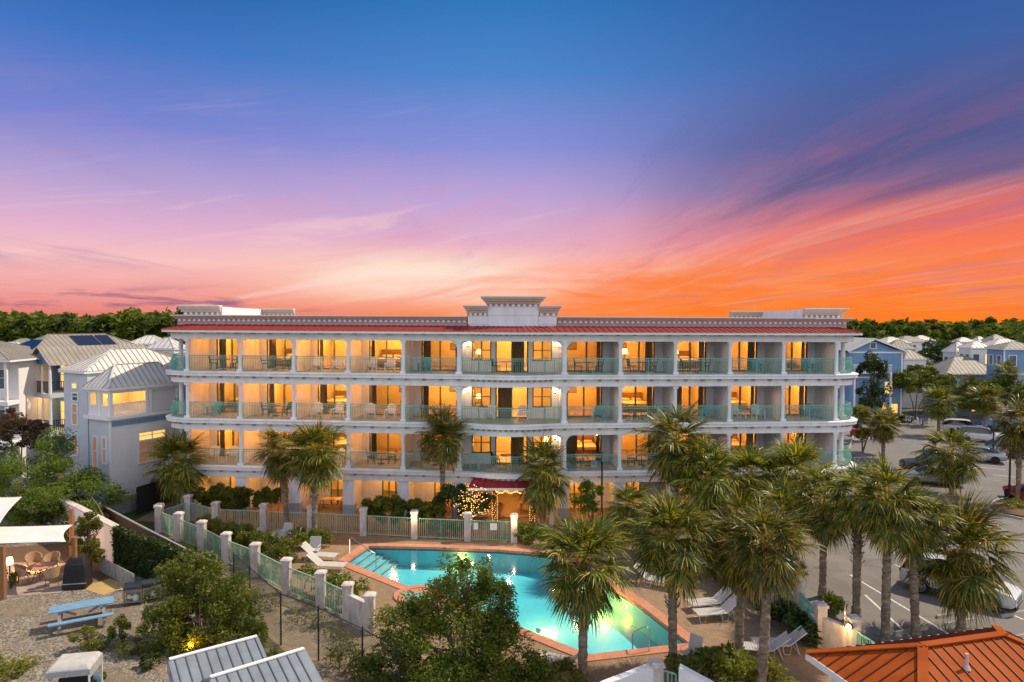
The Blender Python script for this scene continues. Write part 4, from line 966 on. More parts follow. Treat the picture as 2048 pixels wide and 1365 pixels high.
def palm_trunk(h, r, seed, lean=0, boots=False):
    rg = random.Random(seed); mb = MB(); n = 12; m_ = max(8, int(h/.16)); b = 0
    for i in range(m_+1):
        t = i/m_; z = h*t; rr = r*(1.25-.35*min(1,t*6)) if t < .16 else r*(.9+.06*math.sin(t*5)); rr *= 1+(.09 if i % 2 else -.05)+rg.uniform(-.07,.07)
        if t > .9: rr *= 1.15
        ox = lean*math.sin(t*PI*.5)*h*.12
        for k in range(n):
            a = 2*PI*k/n; mb.v.append((ox+rr*math.cos(a)*(1+rg.uniform(-.06,.06)), rr*math.sin(a)*(1+rg.uniform(-.06,.06)), z))
    for i in range(m_):
        for k in range(n):
            k2 = (k+1)%n; mb.f.append((i*n+k, i*n+k2, (i+1)*n+k2, (i+1)*n+k)); mb.mi.append(0)
    mb.f.append(tuple(m_*n+k for k in range(n))); mb.mi.append(0)
    nb = 70 if boots else 16; z_lo = h*.45 if boots else h-.55
    for i in range(nb):                     # old leaf bases
        z = rg.uniform(z_lo, h-.05); a = rg.uniform(0,2*PI); ox = lean*math.sin(z/h*PI*.5)*h*.12
        ca, sa = math.cos(a), math.sin(a); rr = r*.85
        mb.bar((ox+ca*rr, sa*rr, z), (ox+ca*(rr+.17), sa*(rr+.17), z+rg.uniform(.12,.26)), .075, .02, 0)
    return mb
crowns = []
for sdn in (1, 2, 3, 4, 5):
    V, mi, Dv = palm_crown(sdn*17, (66, 58, 70, 62, 54)[sdn-1], (1, 1.2, .9, 1.1, 1.3)[sdn-1]); crowns.append((V, mi, Dv))
crown_me = {}
def palm(px, py_base, py_crown, rpx, label, var=0, lean=0, boots=False, group='sabal palms', tr=.17, dx=0):
    b = G(px, py_base); Y = b.y; s_ = F/Y; zc = D(px, py_crown, Y).z-.10*rpx/s_; rad = rpx/s_*1.14
    t = thing('palm_tree', label, 'palm tree', (b.x, b.y, 0), 0, group)
    h = zc
    palm_trunk(h, tr, var*13+int(px), lean, boots).build('trunk', trunk_m, t, smooth=False)
    sc = rad/1.78; ox = lean*h*.12
    key = var % 5
    if key not in crown_me:
        V, mi, Dv = crowns[key]; c = quad_object('crown', V, [palm_g, palm_y], t, mi); d_ = quad_object('dry_fronds', Dv, palm_d, t); crown_me[key] = (c, d_)
    else:
        c, d_ = (x.copy() for x in crown_me[key])
        for x in (c, d_): col.objects.link(x); x.parent = t
    for x in (c, d_): x.location = (ox, 0, h+.02); x.scale = (sc*random.uniform(.92,1.1), sc*random.uniform(.92,1.1), sc*random.uniform(.88,1.14)); x.rotation_euler = (random.uniform(-.08,.08), random.uniform(-.08,.08), random.uniform(0,6.28))
    return t
PAL = [
 (357,1030,918,72,'bushy palm before the left end of the hotel beside the white house',0,0,False),
 (577,1064,897,66,'palm with grey trunk left behind the tallest leftmost palm pair',1,-.6,False),
 (628,1084,898,80,'tall full palm rising from the round hedge left of the pool',2,.12,True),
 (885,1052,868,64,'palm with slim pale trunk before the hotel left of the red awning',3,0,False),
 (1085,1058,942,72,'palm hanging over the lobby terrace right of the red awning',4,0,False),
 (1350,1100,880,86,'tall palm covering the hotel front right of the lamp post',1,0,True),
 (1412,1120,955,78,'mid height palm under the tallest right hand crown',3,0,False),
 (1165,1372,1118,122,'big nearest palm standing over the pool with a rough booted trunk',0,0,True),
 (1346,1335,1068,98,'palm with straight trunk between the pool end and the wire chair',2,-.12,True),
 (1476,1326,1080,96,'palm whose dark trunk stands beside the two lower loungers',3,.15,False),
 (1522,1388,1080,108,'foremost palm with thin leaning trunk right of the lower loungers',1,.25,False),
 (1255,1085,1010,62,'low spreading palm between the hotel pier and the pool',4,0,False),
 (1500,1110,945,84,'palm crown against the lowest balconies right of centre',0,0,False),
 (1592,1120,940,84,'palm crown under the fifth right hand balcony',2,0,False),
 (1645,1195,1000,84,'palm with thin black trunk at the kerb left of the parking lot',4,0,False),
 (1712,1238,985,86,'palm with peeling trunk at the lot edge left of the straight grey one',1,0,True),
 (1770,1288,1000,92,'palm with straight smooth grey trunk before the parking lot',3,0,False),
 (1832,1275,1030,86,'palm with leaning trunk and brown boots before the lot',0,-.35,True),
 (1922,1268,1090,116,'wide palm partly hiding the white car in front',2,0,True),
 (1903,990,905,64,'single round palm on the open parking lot',4,0,False),
 (1766,918,846,42,'small palm by the rust coloured bench',1,0,True),
 (1877,872,800,38,'palm beside the parked bicycles',2,0,False),
 (1970,882,795,38,'palm behind the white cars left of the street lamp',0,0,True),
 (1940,838,782,34,'palm before the grey roofed house with lit windows',3,0,False),
 (2036,1008,845,60,'tall palm with shaggy trunk at the right edge of the lot',1,0,True),
 (1846,800,742,30,'palm in the far row left of the tan hip roof',2,0,False),
 (1795,815,760,30,'far palm before the lit doorway',4,0,False),
 (2010,852,745,32,'far palm right of the tan hip roof',3,0,False),
 (2046,835,770,34,'far palm cut by the right edge of the picture',0,0,False),
 (1820,795,752,26,'smallest far palm behind the lit doorway',1,0,False),
 (40,866,800,26,'small palm between the two left hand houses',3,0,False),
 (1565,1160,1020,74,'palm crown filling the gap behind the foremost pair',3,0,False),
 (1440,1130,1035,66,'low palm crown behind the trunk by the chair',1,0,False),
]
for p in PAL: palm(p[0], p[1], p[2], p[3], p[4], p[5], p[6], p[7])

# ------------------------------------------------------------------ broadleaf shrubs, hedges and trees
def cloud(rg, n, radii, clumps=26, cr=.30, shell=.62, flat=False):
    C = rg.normal(size=(clumps,3)); C /= np.linalg.norm(C, axis=1)[:,None]; C *= rg.uniform(shell, .88, clumps)[:,None]
    C[:,2] = np.maximum(C[:,2], -.55)
    idx = rg.integers(0, clumps, n); r = cr*rg.uniform(.6,1.25,clumps)[idx]
    o = rg.normal(size=(n,3)); o /= np.linalg.norm(o, axis=1)[:,None]; o *= (rg.uniform(.25,1,n)**.5*r)[:,None]
    P = C[idx]+o
    return P*np.array(radii)
shrub_me = {}
def foliage(name, par, mtl, radii, n, leaf, clumps, cr, seed, key=None, shell=.62, loc=(0,0,0)):
    if key and key in shrub_me: o = shrub_me[key].copy(); col.objects.link(o); o.parent = par
    else:
        rg = np.random.default_rng(seed); P = cloud(rg, n, radii, clumps, cr, shell)
        P[:,2] -= 0; o = quad_object(name, leaf_mesh(P, leaf, rg), mtl, par)
        if key: shrub_me[key] = o
    o.location = loc; return o
def stems(par, h, spread, n, r=.03, seed=0, m=bark):
    rg = random.Random(seed); mb = MB()
    for k in range(n):
        a = rg.uniform(0,6.28); s = rg.uniform(.3,1)*spread
        mb.tube([(rg.uniform(-.05,.05),rg.uniform(-.05,.05),-.02), (math.cos(a)*s*.35,math.sin(a)*s*.35,h*.45), (math.cos(a)*s,math.sin(a)*s,h*rg.uniform(.8,1.05))], [r,r*.7,r*.25], 6)
    return mb.build('stem', m, par)
def shrub(px, py, w_px, h_px, mtl, label, cat='shrub', name='shrub', seed=0, n=2600, leaf=None, group=None, clumps=24, cr=.34, Y=None, deep=1.0, trunk=0):
    b = G(px, py); s_ = F/b.y; rx = w_px/2/s_; hz = h_px/s_*1.0
    t = thing(name, label, cat, (b.x,b.y,0), 0, group)
    z0 = trunk*hz; rz = (hz-z0)/2
    foliage('crown' if trunk else 'foliage', t, mtl, (rx*1.02, rx*deep, rz*1.05), n, leaf or .065, clumps, cr, seed+int(px*7+py), loc=(0,0,z0+rz))
    stems(t, z0+rz, rx*.5, 4 if not trunk else 6, .03+.012*hz, seed)
    return t
def hedge(path_px, wd, h, mtl, label, seed=0, dens=1500, leaf=.07, group=None, name='hedge'):
    P = [Vector(g2(*p)) for p in path_px]; t = thing(name, label, 'hedge', (P[0].x,P[0].y,0), 0, group)
    rg = np.random.default_rng(seed+3); A = []
    for a, b in zip(P[:-1], P[1:]):
        L = (b-a).length; n = int(dens*L*(.5+wd*.5)); d = (b-a)/L; nn = Vector((-d.y,d.x))
        k = max(2, int(L/.45)); cs = np.stack([rg.uniform(0,L,k*6), rg.uniform(-wd/2,wd/2,k*6), h*(.25+.70*rg.uniform(0,1,k*6)**.6)], 1)
        idx = rg.integers(0, len(cs), n); o = rg.normal(size=(n,3)); o /= np.linalg.norm(o,axis=1)[:,None]; o *= (.30*rg.uniform(.2,1,n)**.5)[:,None]
        q = cs[idx]+o; q[:,2] = np.maximum(q[:,2], .02)
        A.append(np.stack([a.x-P[0].x+d.x*q[:,0]+nn.x*q[:,1], a.y-P[0].y+d.y*q[:,0]+nn.y*q[:,1], q[:,2]], 1))
    quad_object('foliage', leaf_mesh(np.concatenate(A), leaf, rg), mtl, t)
    mb = MB()
    for a, b in zip(P[:-1], P[1:]):
        for k in range(int((b-a).length/.5)+1): p = a.lerp(b, min(1, k*.5/(b-a).length)); mb.tube([(p.x,p.y,0),(p.x+.03,p.y,h*.6)], [.03,.012], 5)
    mb.build('stem', bark, t, True)
    return t
# hedges round the pool fence
hedge([(390,1032),(470,1040),(560,1044)], 1.4, 2.1, leaf_m, 'clipped green hedge behind the fence below the leftmost balconies', 1, 2600, .09)
hedge([(735,1060),(800,1062),(880,1066)], 1.3, 2.0, leaf_m, 'green hedge left of the lit pillar behind the fence', 2, 2600, .09)
hedge([(860,1068),(925,1072)], .7, .8, leaf_y, 'low yellow green hedge between the lit pillar and the gate', 3)
hedge([(400,1078),(455,1098),(500,1118)], .9, 1.35, leaf_m, 'green hedge inside the far end of the left fence', 4)
hedge([(468,1100),(530,1135),(590,1152)], 1.3, 1.6, leaf_m, 'green hedge inside the middle of the left fence', 5)
hedge([(610,1178),(680,1205),(722,1222)], .9, 1.2, leaf_m, 'flowering hedge inside the near end of the left fence', 6, 600, .075)
hedge([(583,1092),(625,1097),(655,1090)], 1.3, .85, leaf_m, 'round clipped hedge at the foot of the tall left palm', 7)
hedge([(1035,1082),(1080,1090),(1110,1096)], 1.0, 1.0, leaf_m, 'dark hedge right of the lit gate pillar', 8)
hedge([(1120,1085),(1200,1092),(1300,1112),(1400,1150)], 1.5, 1.2, leaf_m, 'hedge behind the far right pool edge', 9, 600)
hedge([(1400,1150),(1470,1185),(1500,1200)], 1.2, 1.1, leaf_d, 'dark hedge behind the two upper right loungers', 10)
hedge([(1520,1235),(1580,1262),(1632,1300)], 1.0, .95, leaf_d, 'dark strappy hedge in front of the right fence', 11, 800, .10)
hedge([(1350,1352),(1420,1345),(1500,1340)], .9, .6, grass_m, 'row of grassy tufts near the wire chair', 12, 1200, .12)
hedge([(1440,1375),(1530,1372),(1590,1385)], 1.0, .8, leaf_y, 'bright green hedge at the bottom edge right of centre', 13)
hedge([(1650,1225),(1690,1232)], 1.0, .7, leaf_m, 'low round hedge behind the shower wall', 14)
hedge([(-20,1330),(60,1338)], .8, .15, leaf_y, 'flat patch of weeds at the lower left', 15, 300)
hedge([(2005,1016),(2048,1016),(2100,1018)], 1.2, .45, leaf_y, 'low planting on the mulch island at the right edge', 16, 500)
hedge([(700,1300),(640,1262),(585,1240)], .5, .55, leaf_m, 'vine growing along the chain link fence', 17, 350, .05)
hedge([(660,1330),(700,1345),(745,1375)], .9, .9, leaf_m, 'loose green growth beyond the grey shed roofs', 18, 500)
hedge([(540,1225),(500,1200),(450,1178)], 1.0, .6, leaf_y, 'scrubby growth on the sandy path behind the big bush', 19, 220)
# big foreground tree and its neighbours
def bigtree(px, py, parts, mtl, label, leaf=.055, seed=0, name='tree', cat='tree', group=None, Yoff=0):
    b = G(px, py); t = thing(name, label, cat, (b.x,b.y,0), 0, group)
    rg = np.random.default_rng(seed+40); A = []; mb = MB()
    for (qx, qy, rpx, rypx, dy, n) in parts:
        c = D(qx, qy, b.y+dy); s_ = F/(b.y+dy)
        P = cloud(rg, n, (rpx/s_, rpx/s_*.85, rypx/s_), max(8,int(26*rpx/100)+8), .32, .55)
        A.append(P+np.array([c.x-b.x, c.y-b.y, c.z]))
        e = (c.x-b.x, c.y-b.y, c.z)
        mb.tube([(0,0,-.02), (e[0]*.3, e[1]*.3, e[2]*.45), (e[0]*.8,e[1]*.8,e[2]*.85), (e[0],e[1],e[2]+rypx/s_*.6)], [.09,.06,.04,.012], 6)
        for k in range(5):
            a = rg.uniform(0,6.28); mb.tube([(e[0]*.8,e[1]*.8,e[2]*.85), (e[0]+math.cos(a)*rpx/s_*.6, e[1]+math.sin(a)*rpx/s_*.5, e[2]+rg.uniform(-.2,.6)*rypx/s_)], [.03,.008], 5)
    P = np.concatenate(A); P = P[P[:,2] > .02]
    quad_object('crown', leaf_mesh(P, leaf, rg), mtl, t); mb.build('trunk', bark, t)
    return t
bigtree(925,1372, [(935,1165,62,72,0,6500),(870,1220,85,60,.3,7500),(985,1215,62,60,-.2,6000),(810,1250,75,60,0,6500),(900,1290,130,75,-.5,14000),(1000,1300,80,75,-.6,8500),(790,1330,75,55,-.6,6000),(1040,1345,75,50,-.8,5500),(900,1360,110,50,-1,8000)], leaf_m, 'large bushy tree in the bottom centre overlapping the pool', .052, 1)
bigtree(1095,1392, [(1110,1360,70,42,0,5500),(1050,1372,60,40,.2,4500)], leaf_y, 'bright low shrub left of the nearest palm trunk', .055, 2, 'shrub', 'shrub')
bigtree(400,1290, [(385,1150,70,45,1.2,5500),(335,1210,60,60,.4,5500),(430,1180,65,60,.6,6500),(400,1235,95,65,0,9000),(470,1215,50,65,.2,4500),(330,1270,55,45,-.3,4500),(430,1290,85,40,-.4,5500),(500,1270,40,45,-.2,3000)], leaf_m, 'large green bush mass beside the grills at the left', .055, 3, 'shrub', 'shrub')
bigtree(235,1090, [(110,905,45,55,6,4500),(45,960,75,60,5,8000),(120,960,80,50,4,8500),(165,990,85,45,3,9000),(70,1010,70,45,2,6500),(160,1040,60,35,1.5,5000)], leaf_l, 'feathery light green tree spreading before the white house', .065, 4)
bigtree(10,1040, [(0,935,50,50,4,5500),(30,1000,60,40,3,5000),(-50,980,60,60,3,4000)], leaf_l, 'light green tree at the left edge', .065, 5)
bigtree(120,1060, [(110,1010,75,38,0,7000),(60,1025,50,30,0,4000)], leaf_d, 'dark glossy shrub behind the white shade sails', .06, 6, 'shrub', 'shrub')
bigtree(180,1148, [(180,1075,34,36,0,4200),(178,1045,22,24,0,1800),(185,1105,28,24,0,2200)], leaf_y, 'young glossy tree beside the shade sail post', .06, 7)
bigtree(228,985, [(225,940,34,30,0,3500),(238,970,36,26,0,2500)], leaf_d, 'dark bush against the white siding wall', .08, 8, 'shrub', 'shrub')
bigtree(40,1002, [(45,870,52,36,0,4500),(15,845,42,28,2,3000)], leaf_p, 'bronze brown tree between the two left houses', .10, 9)
bigtree(335,1000, [(340,975,42,30,0,3200),(400,972,40,28,0,2600)], leaf_d, 'dark shrub around the foot of the left palm', .07, 10, 'shrub', 'shrub')
bigtree(170,1300, [(175,1275,34,22,0,1500)], leaf_y, 'small scrubby bush below the blue picnic table', .05, 11, 'shrub', 'shrub')
bigtree(240,1285, [(240,1262,26,30,0,1500)], leaf_m, 'small dark bush right of the blue picnic table', .05, 12, 'shrub', 'shrub')
bigtree(905,1060, [(905,990,45,28,0,2600),(955,1000,34,26,.3,1600),(935,1020,26,16,0,700)], leaf_d, 'small magnolia tree wrapped in fairy lights by the awning', .09, 13)
bigtree(1185,1062, [(1185,985,30,26,0,1500),(1170,1010,30,20,0,1000)], leaf_l, 'small bright green tree lit from below near the lamp post', .09, 14)
bigtree(1742,880, [(1742,745,30,38,0,3200),(1745,790,38,32,0,2800)], leaf_d, 'dark magnolia at the right end of the hotel', .14, 15)
bigtree(1725,905, [(1722,850,32,40,0,2600),(1760,835,34,24,0,1500)], leaf_y, 'yellow green shrub behind the right end balconies', .14, 16, 'shrub', 'shrub')
# spiky saw palmettos
palmetto = None; pused = []
def spiky(px, py, rpx, label):
    global palmetto
    b = G(px, py); s_ = rpx/(F/b.y)/1.2
    if palmetto is None:
        palmetto = thing('palmetto', label, 'palmetto', (0,0,0), 0, 'saw palmettos'); V, mi, Dv = palm_crown(99, 22, .8, 100)
        V = V.copy(); V = V.reshape(-1,4,3); V = V[V[:,:,2].min(1) > -.15]; V = V.reshape(-1,3); V[:,2] += .1
        quad_object('fronds', V*.7, [palm_g], palmetto)
    place(palmetto, pused, (b.x,b.y,.02), random.uniform(0,6), label, s_)
for a in [(370,1130,46,'spiky palmetto above the grills beside the ivy wall'), (455,1320,34,'spiky palmetto beyond the first shed roof'), (395,1318,30,'palmetto beside the glowing plant'), (545,1325,30,'palmetto at the right of the first shed roof'), (1600,1145,26,'spiky palmetto under the right fence palms'), (500,1330,24,'small palmetto behind the shed ridge'), (1130,1090,32,'spiky fan plant at the far right pool edge')]: spiky(*a)
# plant glowing in the light of a hidden ground lamp
b = G(405,1300); t = thing('glowing_plant', 'bare branching plant glowing orange in front of the dark bush', 'plant', (b.x,b.y,0))
mb = MB(); rr = random.Random(4)
for k in range(46):
    a = rr.uniform(0,6.28); s = rr.uniform(.15,.62); h_ = rr.uniform(.35,.95)
    mb.tube([(0,0,0), (math.cos(a)*s*.5, math.sin(a)*s*.5, h_*.6), (math.cos(a)*s+rr.uniform(-.1,.1), math.sin(a)*s, h_)], [.022,.018,.008], 5)
mb.build('branches', mat('tan_branch', (.55,.36,.14), .8, .3, 5), t)
lamp('ground_light', (b.x-.15, b.y-.7, .55), 42, (1,.50,.10), .05)

# ------------------------------------------------------------------ houses
def roof_face(mb, pts, sp_=.45, mi=0, ms=1, th=.03, off_=.012):
    pts = [Vector(p) for p in pts]; n = (pts[1]-pts[0]).cross(pts[2]-pts[0])
    if n.length < 1e-9: return
    n.normalize()
    if n.z < 0: n = -n; pts = pts[::-1]
    mb.face(pts, mi)
    if not sp_: return
    dn_ = (Vector((0,0,-1))-n*(-n.z)); dn_.normalize(); e = n.cross(dn_).normalized(); o = pts[0]
    us = [(p-o).dot(e) for p in pts]; vs = [(p-o).dot(dn_) for p in pts]
    u = min(us)+sp_*.5; m = len(pts)
    while u < max(us)-.02:
        hit = []
        for i in range(m):
            j = (i+1) % m; a, b = us[i], us[j]
            if (a-u)*(b-u) < 0: t = (u-a)/(b-a); hit.append(vs[i]+(vs[j]-vs[i])*t)
        if len(hit) >= 2:
            v0, v1 = min(hit), max(hit)
            if v1-v0 > .12: mb.bar(o+e*u+dn_*v0+n*off_, o+e*u+dn_*v1+n*off_, th, .045, ms, up=n)
        u += sp_
def hip(mb, x0, x1, y0, y1, z, rise, sp_=.45, run=None, th=.03, fascia=.18, mf=2):
    w_, d_ = x1-x0, y1-y0; h = min(w_, d_)/2 if run is None else run
    if w_ >= d_: r0, r1 = (x0+h, (y0+y1)/2), (x1-h, (y0+y1)/2)
    else: r0, r1 = ((x0+x1)/2, y0+h), ((x0+x1)/2, y1-h)
    a, b, c, d = (x0,y0,z), (x1,y0,z), (x1,y1,z), (x0,y1,z); R0, R1 = (*r0, z+rise), (*r1, z+rise)
    if w_ >= d_: F_ = [(a,b,R1,R0), (b,c,R1), (c,d,R0,R1), (d,a,R0)]
    else: F_ = [(a,b,R0), (b,c,R1,R0), (c,d,R1), (d,a,R0,R1)]
    for f in F_:
        f = [p for i, p in enumerate(f) if i == 0 or (Vector(p)-Vector(f[i-1])).length > 1e-4]
        roof_face(mb, f, sp_, 0, 1, th)
    if sp_:
        for p, q in ((a,R0), (d,R0), (b,R1 if w_ >= d_ else R0), (c,R1), (R0,R1)):
            if w_ < d_ and p == d: q = R1
            if (Vector(p)-Vector(q)).length > .05: mb.bar(Vector(p)+Vector((0,0,.02)), Vector(q)+Vector((0,0,.02)), .14, .03, 0)
    mb.box(x0+.02, x1-.02, y0+.02, y1-.02, z-fascia, z-.004, mf)
roof_w = mat('white_metal_roof', (.58,.55,.51), .55, .06, .8, metal=0, c2=(.68,.65,.60))
roof_t = mat('tan_metal_roof', (.25,.22,.175), .6, .10, .8, metal=0, c2=(.33,.295,.24))
seam_shadow_g = mat('grey_seam_shadow', (.26,.24,.22), .6)  # seam tone carries the thin shadow lines along the ribs
blue_l = mat('pale_blue_siding', (.54,.59,.65), .7, .05, 1.0, c2=(.60,.65,.71))
blue_m = mat('blue_siding', (.16,.30,.50), .7, .08, 1.0, c2=(.20,.36,.56))
white_s = mat('white_siding', (.80,.77,.76), .7, .06, 1.0, c2=(.82,.80,.78))
grey_s = mat('grey_green_siding', (.30,.34,.32), .7, .08, 1.0)
solar = mat('solar_panel', (.006,.010,.03), .15, .3, 3, spec=.8)
dk_in = mat('dark_interior', (.05,.055,.06), .6, .3, 3)
lit_e = emat('lit_window', (1,.56,.14), 1.1)
dimglass = mat('curtained_pane', (.40,.26,.18), .5, .12, 2, emit=(.5,.2,.08), es=.25)
winglass = mat('grey_window_glass', (.10,.13,.15), .12, .3, 2, spec=.8)
def siding(mb, x0, x1, y, z0, z1, ax='x', s=-1, step=.2, mi=0):
    z = z0
    while z < z1-.02:
        if ax == 'x': mb.hexa([(x0,y+s*.06,z),(x1,y+s*.06,z),(x1,y-s*.02,z),(x0,y-s*.02,z),(x0,y+s*.005,min(z+step-.004,z1)),(x1,y+s*.005,min(z+step-.004,z1)),(x1,y-s*.02,min(z+step-.004,z1)),(x0,y-s*.02,min(z+step-.004,z1))], mi)
        else: mb.hexa([(y+s*.035,x0,z),(y+s*.035,x1,z),(y-s*.02,x1,z),(y-s*.02,x0,z),(y+s*.005,x0,min(z+step-.004,z1)),(y+s*.005,x1,min(z+step-.004,z1)),(y-s*.02,x1,min(z+step-.004,z1)),(y-s*.02,x0,min(z+step-.004,z1))], mi)
        z += step
def window(par, p, ax, s, w_, h_, lit=False, fm=None, cross=True, nm='window'):
    """p = lower centre on wall; ax the wall axis; s the outward sign on the other axis"""
    x, y, z = p; f = MB(); t = .09
    def bx(mb, a0, a1, z0, z1, d0, d1, mi=0):
        if ax == 'x': mb.box(x+a0, x+a1, min(y+s*d0,y+s*d1), max(y+s*d0,y+s*d1), z+z0, z+z1, mi)
        else: mb.box(min(x+s*d0,x+s*d1), max(x+s*d0,x+s*d1), y+a0, y+a1, z+z0, z+z1, mi)
    bx(f, -w_/2-t, -w_/2, -t, h_+t, .0, .08); bx(f, w_/2, w_/2+t, -t, h_+t, .0, .08); bx(f, -w_/2, w_/2, h_, h_+t, .0, .08); bx(f, -w_/2, w_/2, -t, 0, .0, .10)
    if cross: bx(f, -w_/2, w_/2, h_*.55, h_*.55+.05, .01, .06)
    if cross and w_ > 1.2: bx(f, -.04, .04, 0, h_*.55, .01, .06); bx(f, -.04, .04, h_*.55+.05, h_, .01, .06)
    o = f.build(nm, fm or trim, par)
    g_ = MB(); bx(g_, -w_/2, w_/2, 0, h_, .004, .02); g_.build('pane', dimglass if lit == 'dim' else lit_e if lit else winglass, o)
    return o
# the white and pale blue house beside the hotel
HA = R(63)
t = thing('house', 'pale blue and white three storey house with lit corner porch beside the hotel', 'house', (-27.3,46,0), HA)
mb = MB(); hip(mb, 0, 6.2, 0, 2.9, 8.42, 1.5, .42, th=.035); mb.build('roof', [roof_w, seam_shadow_g, trim], t)
mb = MB(); hip(mb, .2, 8.9, 2.95, 6.1, 9.45, 1.42, .42, run=3.0, th=.035); mb.build('roof', [roof_w, seam_shadow_g, trim], t)
mb = MB(); mb.box(.4, 5.8, .4, 2.8, 0, 6.2, 0)
siding(mb, .4, 5.8, .4, .1, 5.7, 'x', -1, .22, 1); mb.box(.32, .44, .32, .44, 0, 6.2, 2); mb.box(.34, 5.85, .33, .40, 5.72, 6.0, 3); mb.build('wall', [blue_l, white_s, trim, blue_m], t)
mb = MB(); mb.box(.5, 8.6, 3.1, 5.9, 0, 9.28); mb.build('wall', [blue_l], t)
pc_ = MB(); pc_.box(.05, 6.1, .05, 2.9, 6.2, 6.42, 0)
pc_.build('porch_floor', trim, t)
pr = MB()
for x, y in ((.42,.42),(.42,1.5),(3.05,.42),(3.35,.42),(5.6,.42)): pr.box(x-.11, x+.11, y-.11, y+.11, 6.42, 8.24)
pr.box(.3,5.8,.34,.5,8.0,8.24); pr.box(.34,.5,.5,2.9,8.0,8.24)
porch = pr.build('porch_frame', trim, t)
ib = MB(); ib.box(3.46, 5.49, .5, .6, 6.42, 8.0); siding(ib, 3.46, 5.49, .5, 6.45, 7.98, 'x', -1, .2); ib.box(.36, .46, .6, 2.8, 6.42, 7.15); ib.box(.36,.46,1.62,1.95,7.15,8.0); ib.box(.36,.46,2.55,2.8,7.15,8.0); ib.build('porch_screen', white_s, t)
b2 = MB(); b2.box(3.3, 3.4, .62, 2.8, 6.42, 8.2); b2.box(.5, 3.3, 2.72, 2.8, 6.42, 8.2); b2.box(.5,3.3,.6,2.7,8.14,8.2); b2.build('porch_lining', warmwall, t)
rl = MB(); panel_pts = None
for k in range(22): x = .62+2.3*k/21; rl.box(x-.025, x+.025, .40, .44, 6.5, 7.2)
rl.box(.53, 2.95, .38, .46, 7.2, 7.28); rl.box(.53, 2.95, .38, .46, 6.46, 6.52); rl.build('railing', trim, t)
wv_ = Matrix.Rotation(HA, 3, 'Z') @ Vector((1.8,1.6,7.95)); lamp('porch_glow', (wv_.x-27.3, wv_.y+46, wv_.z), 120, (1,.55,.16), .1)
window(t, (3.4,.33,2.9), 'x', -1, 2.0, 1.45, 'dim'); window(t, (3.4,.33,4.5), 'x', -1, 2.0, .5, True); window(t, (.4,1.05,3.2), 'y', -1, .35, 1.7, 'dim'); window(t, (.4,2.1,2.7), 'y', -1, .45, 2.2, 'dim')
window(t, (.5,4.55,5.6), 'y', -1, .55, 1.4, 'dim'); window(t, (.5,4.55,8.2), 'y', -1, .5, .3, True, cross=False); window(t, (.5,4.55,3.4), 'y', -1, .55, 1.4, 'dim'); window(t, (.5,4.5,7.3), 'y', -1, .62, .5)
dr = MB().box(4.9, 5.7, .30, .36, .05, 2.1).build('door', white_p, t); MB().box(5.0,5.06,.26,.30,1.0,1.1).build('handle', dark, dr)
# blue house with stacked porches and solar panels
t = thing('house', 'blue house with gabled three level porch and solar panels on its tan roof', 'house', (-39.2,57,0), HA)
mb = MB()
for sg in (-1, 1): roof_face(mb, [(-.5,sg*1.75,9.25), (9,sg*1.75,9.25), (9,0,10.75), (-.5,0,10.75)], .42, 0, 1, .035)
mb.build('roof', [roof_t, seam_shadow_g, trim], t)
mb = MB(); hip(mb, -.3, 10.4, 1.0, 6.6, 10.1, 1.6, .42, th=.035); rf2 = mb.build('roof', [roof_t, seam_shadow_g, trim], t)
for x0, x1 in ((4.1,6.2), (6.4,7.6)):
    MB().hexa([(x0,1.7,10.53),(x1,1.7,10.53),(x1,3.4,11.50),(x0,3.4,11.50),(x0,1.68,10.60),(x1,1.68,10.60),(x1,3.38,11.57),(x0,3.38,11.57)]).build('solar_panel', solar, t)
MB().hexa([(.0,1.9,10.33),(.0,5.6,10.33),(1.6,4.6,11.2),(1.6,2.9,11.2),(-.02,1.9,10.38),(-.02,5.6,10.38),(1.58,4.6,11.25),(1.58,2.9,11.25)]).build('solar_panel', solar, t)
mb = MB(); mb.box(1.9, 9, -1.4, 1.35, 0, 9.2); mb.box(.2, 10, 1.35, 6.3, 0, 9.95); mb.face([(-.2,-1.45,9.3),(-.2,1.45,9.3),(-.2,0,10.5)]); mb.build('wall', [blue_m], t)
for zf in (3.7, 6.9):
    MB().box(-.4, 1.9, -1.6, 1.35, zf-.35, zf).build('porch_floor', blue_l, t)
    r_ = MB()
    for y in [(-1.5+2.75*k/18) for k in range(19)]: r_.box(-.34,-.30,y-.02,y+.02,zf+.05,zf+.95)
    for x in [(-.3+2.1*k/14) for k in range(15)]: r_.box(x-.02,x+.02,-1.52,-1.48,zf+.05,zf+.95)
    r_.box(-.36,-.28,-1.5,1.3,zf+.95,zf+1.0); r_.box(-.28,1.85,-1.54,-1.46,zf+.95,zf+1.0); r_.build('railing', dark, t)
    window(t, (1.9,0,zf+.3), 'y', -1, 1.6, 1.9, True)
for z0, z1 in ((0,3.35),(3.7,6.55),(6.9,9.2)):
    for x, y in ((-.28,-1.45),(-.28,-.4),(-.28,.5),(-.28,1.25),(1.0,-1.45)): MB().tube_z(x, y, [(.13,z0),(.09,z1)], 8, 0).build('column', trim, t)
for z0 in (1,4.4,7.6): window(t, (.2,2.6,z0), 'y', -1, .8, 1.5); window(t, (.2,4.6,z0), 'y', -1, .8, 1.5)
mb = MB()
for z0 in (3.6,6.8): mb.box(.1,.2,1.4,6.3,z0,z0+.25)
mb.build('band', trim, t)
wv_ = Matrix.Rotation(HA, 3, 'Z') @ Vector((.8,-.2,6.3)); lamp('porch_glow', (wv_.x-39.2, wv_.y+57, wv_.z), 60, (1,.55,.16), .1)
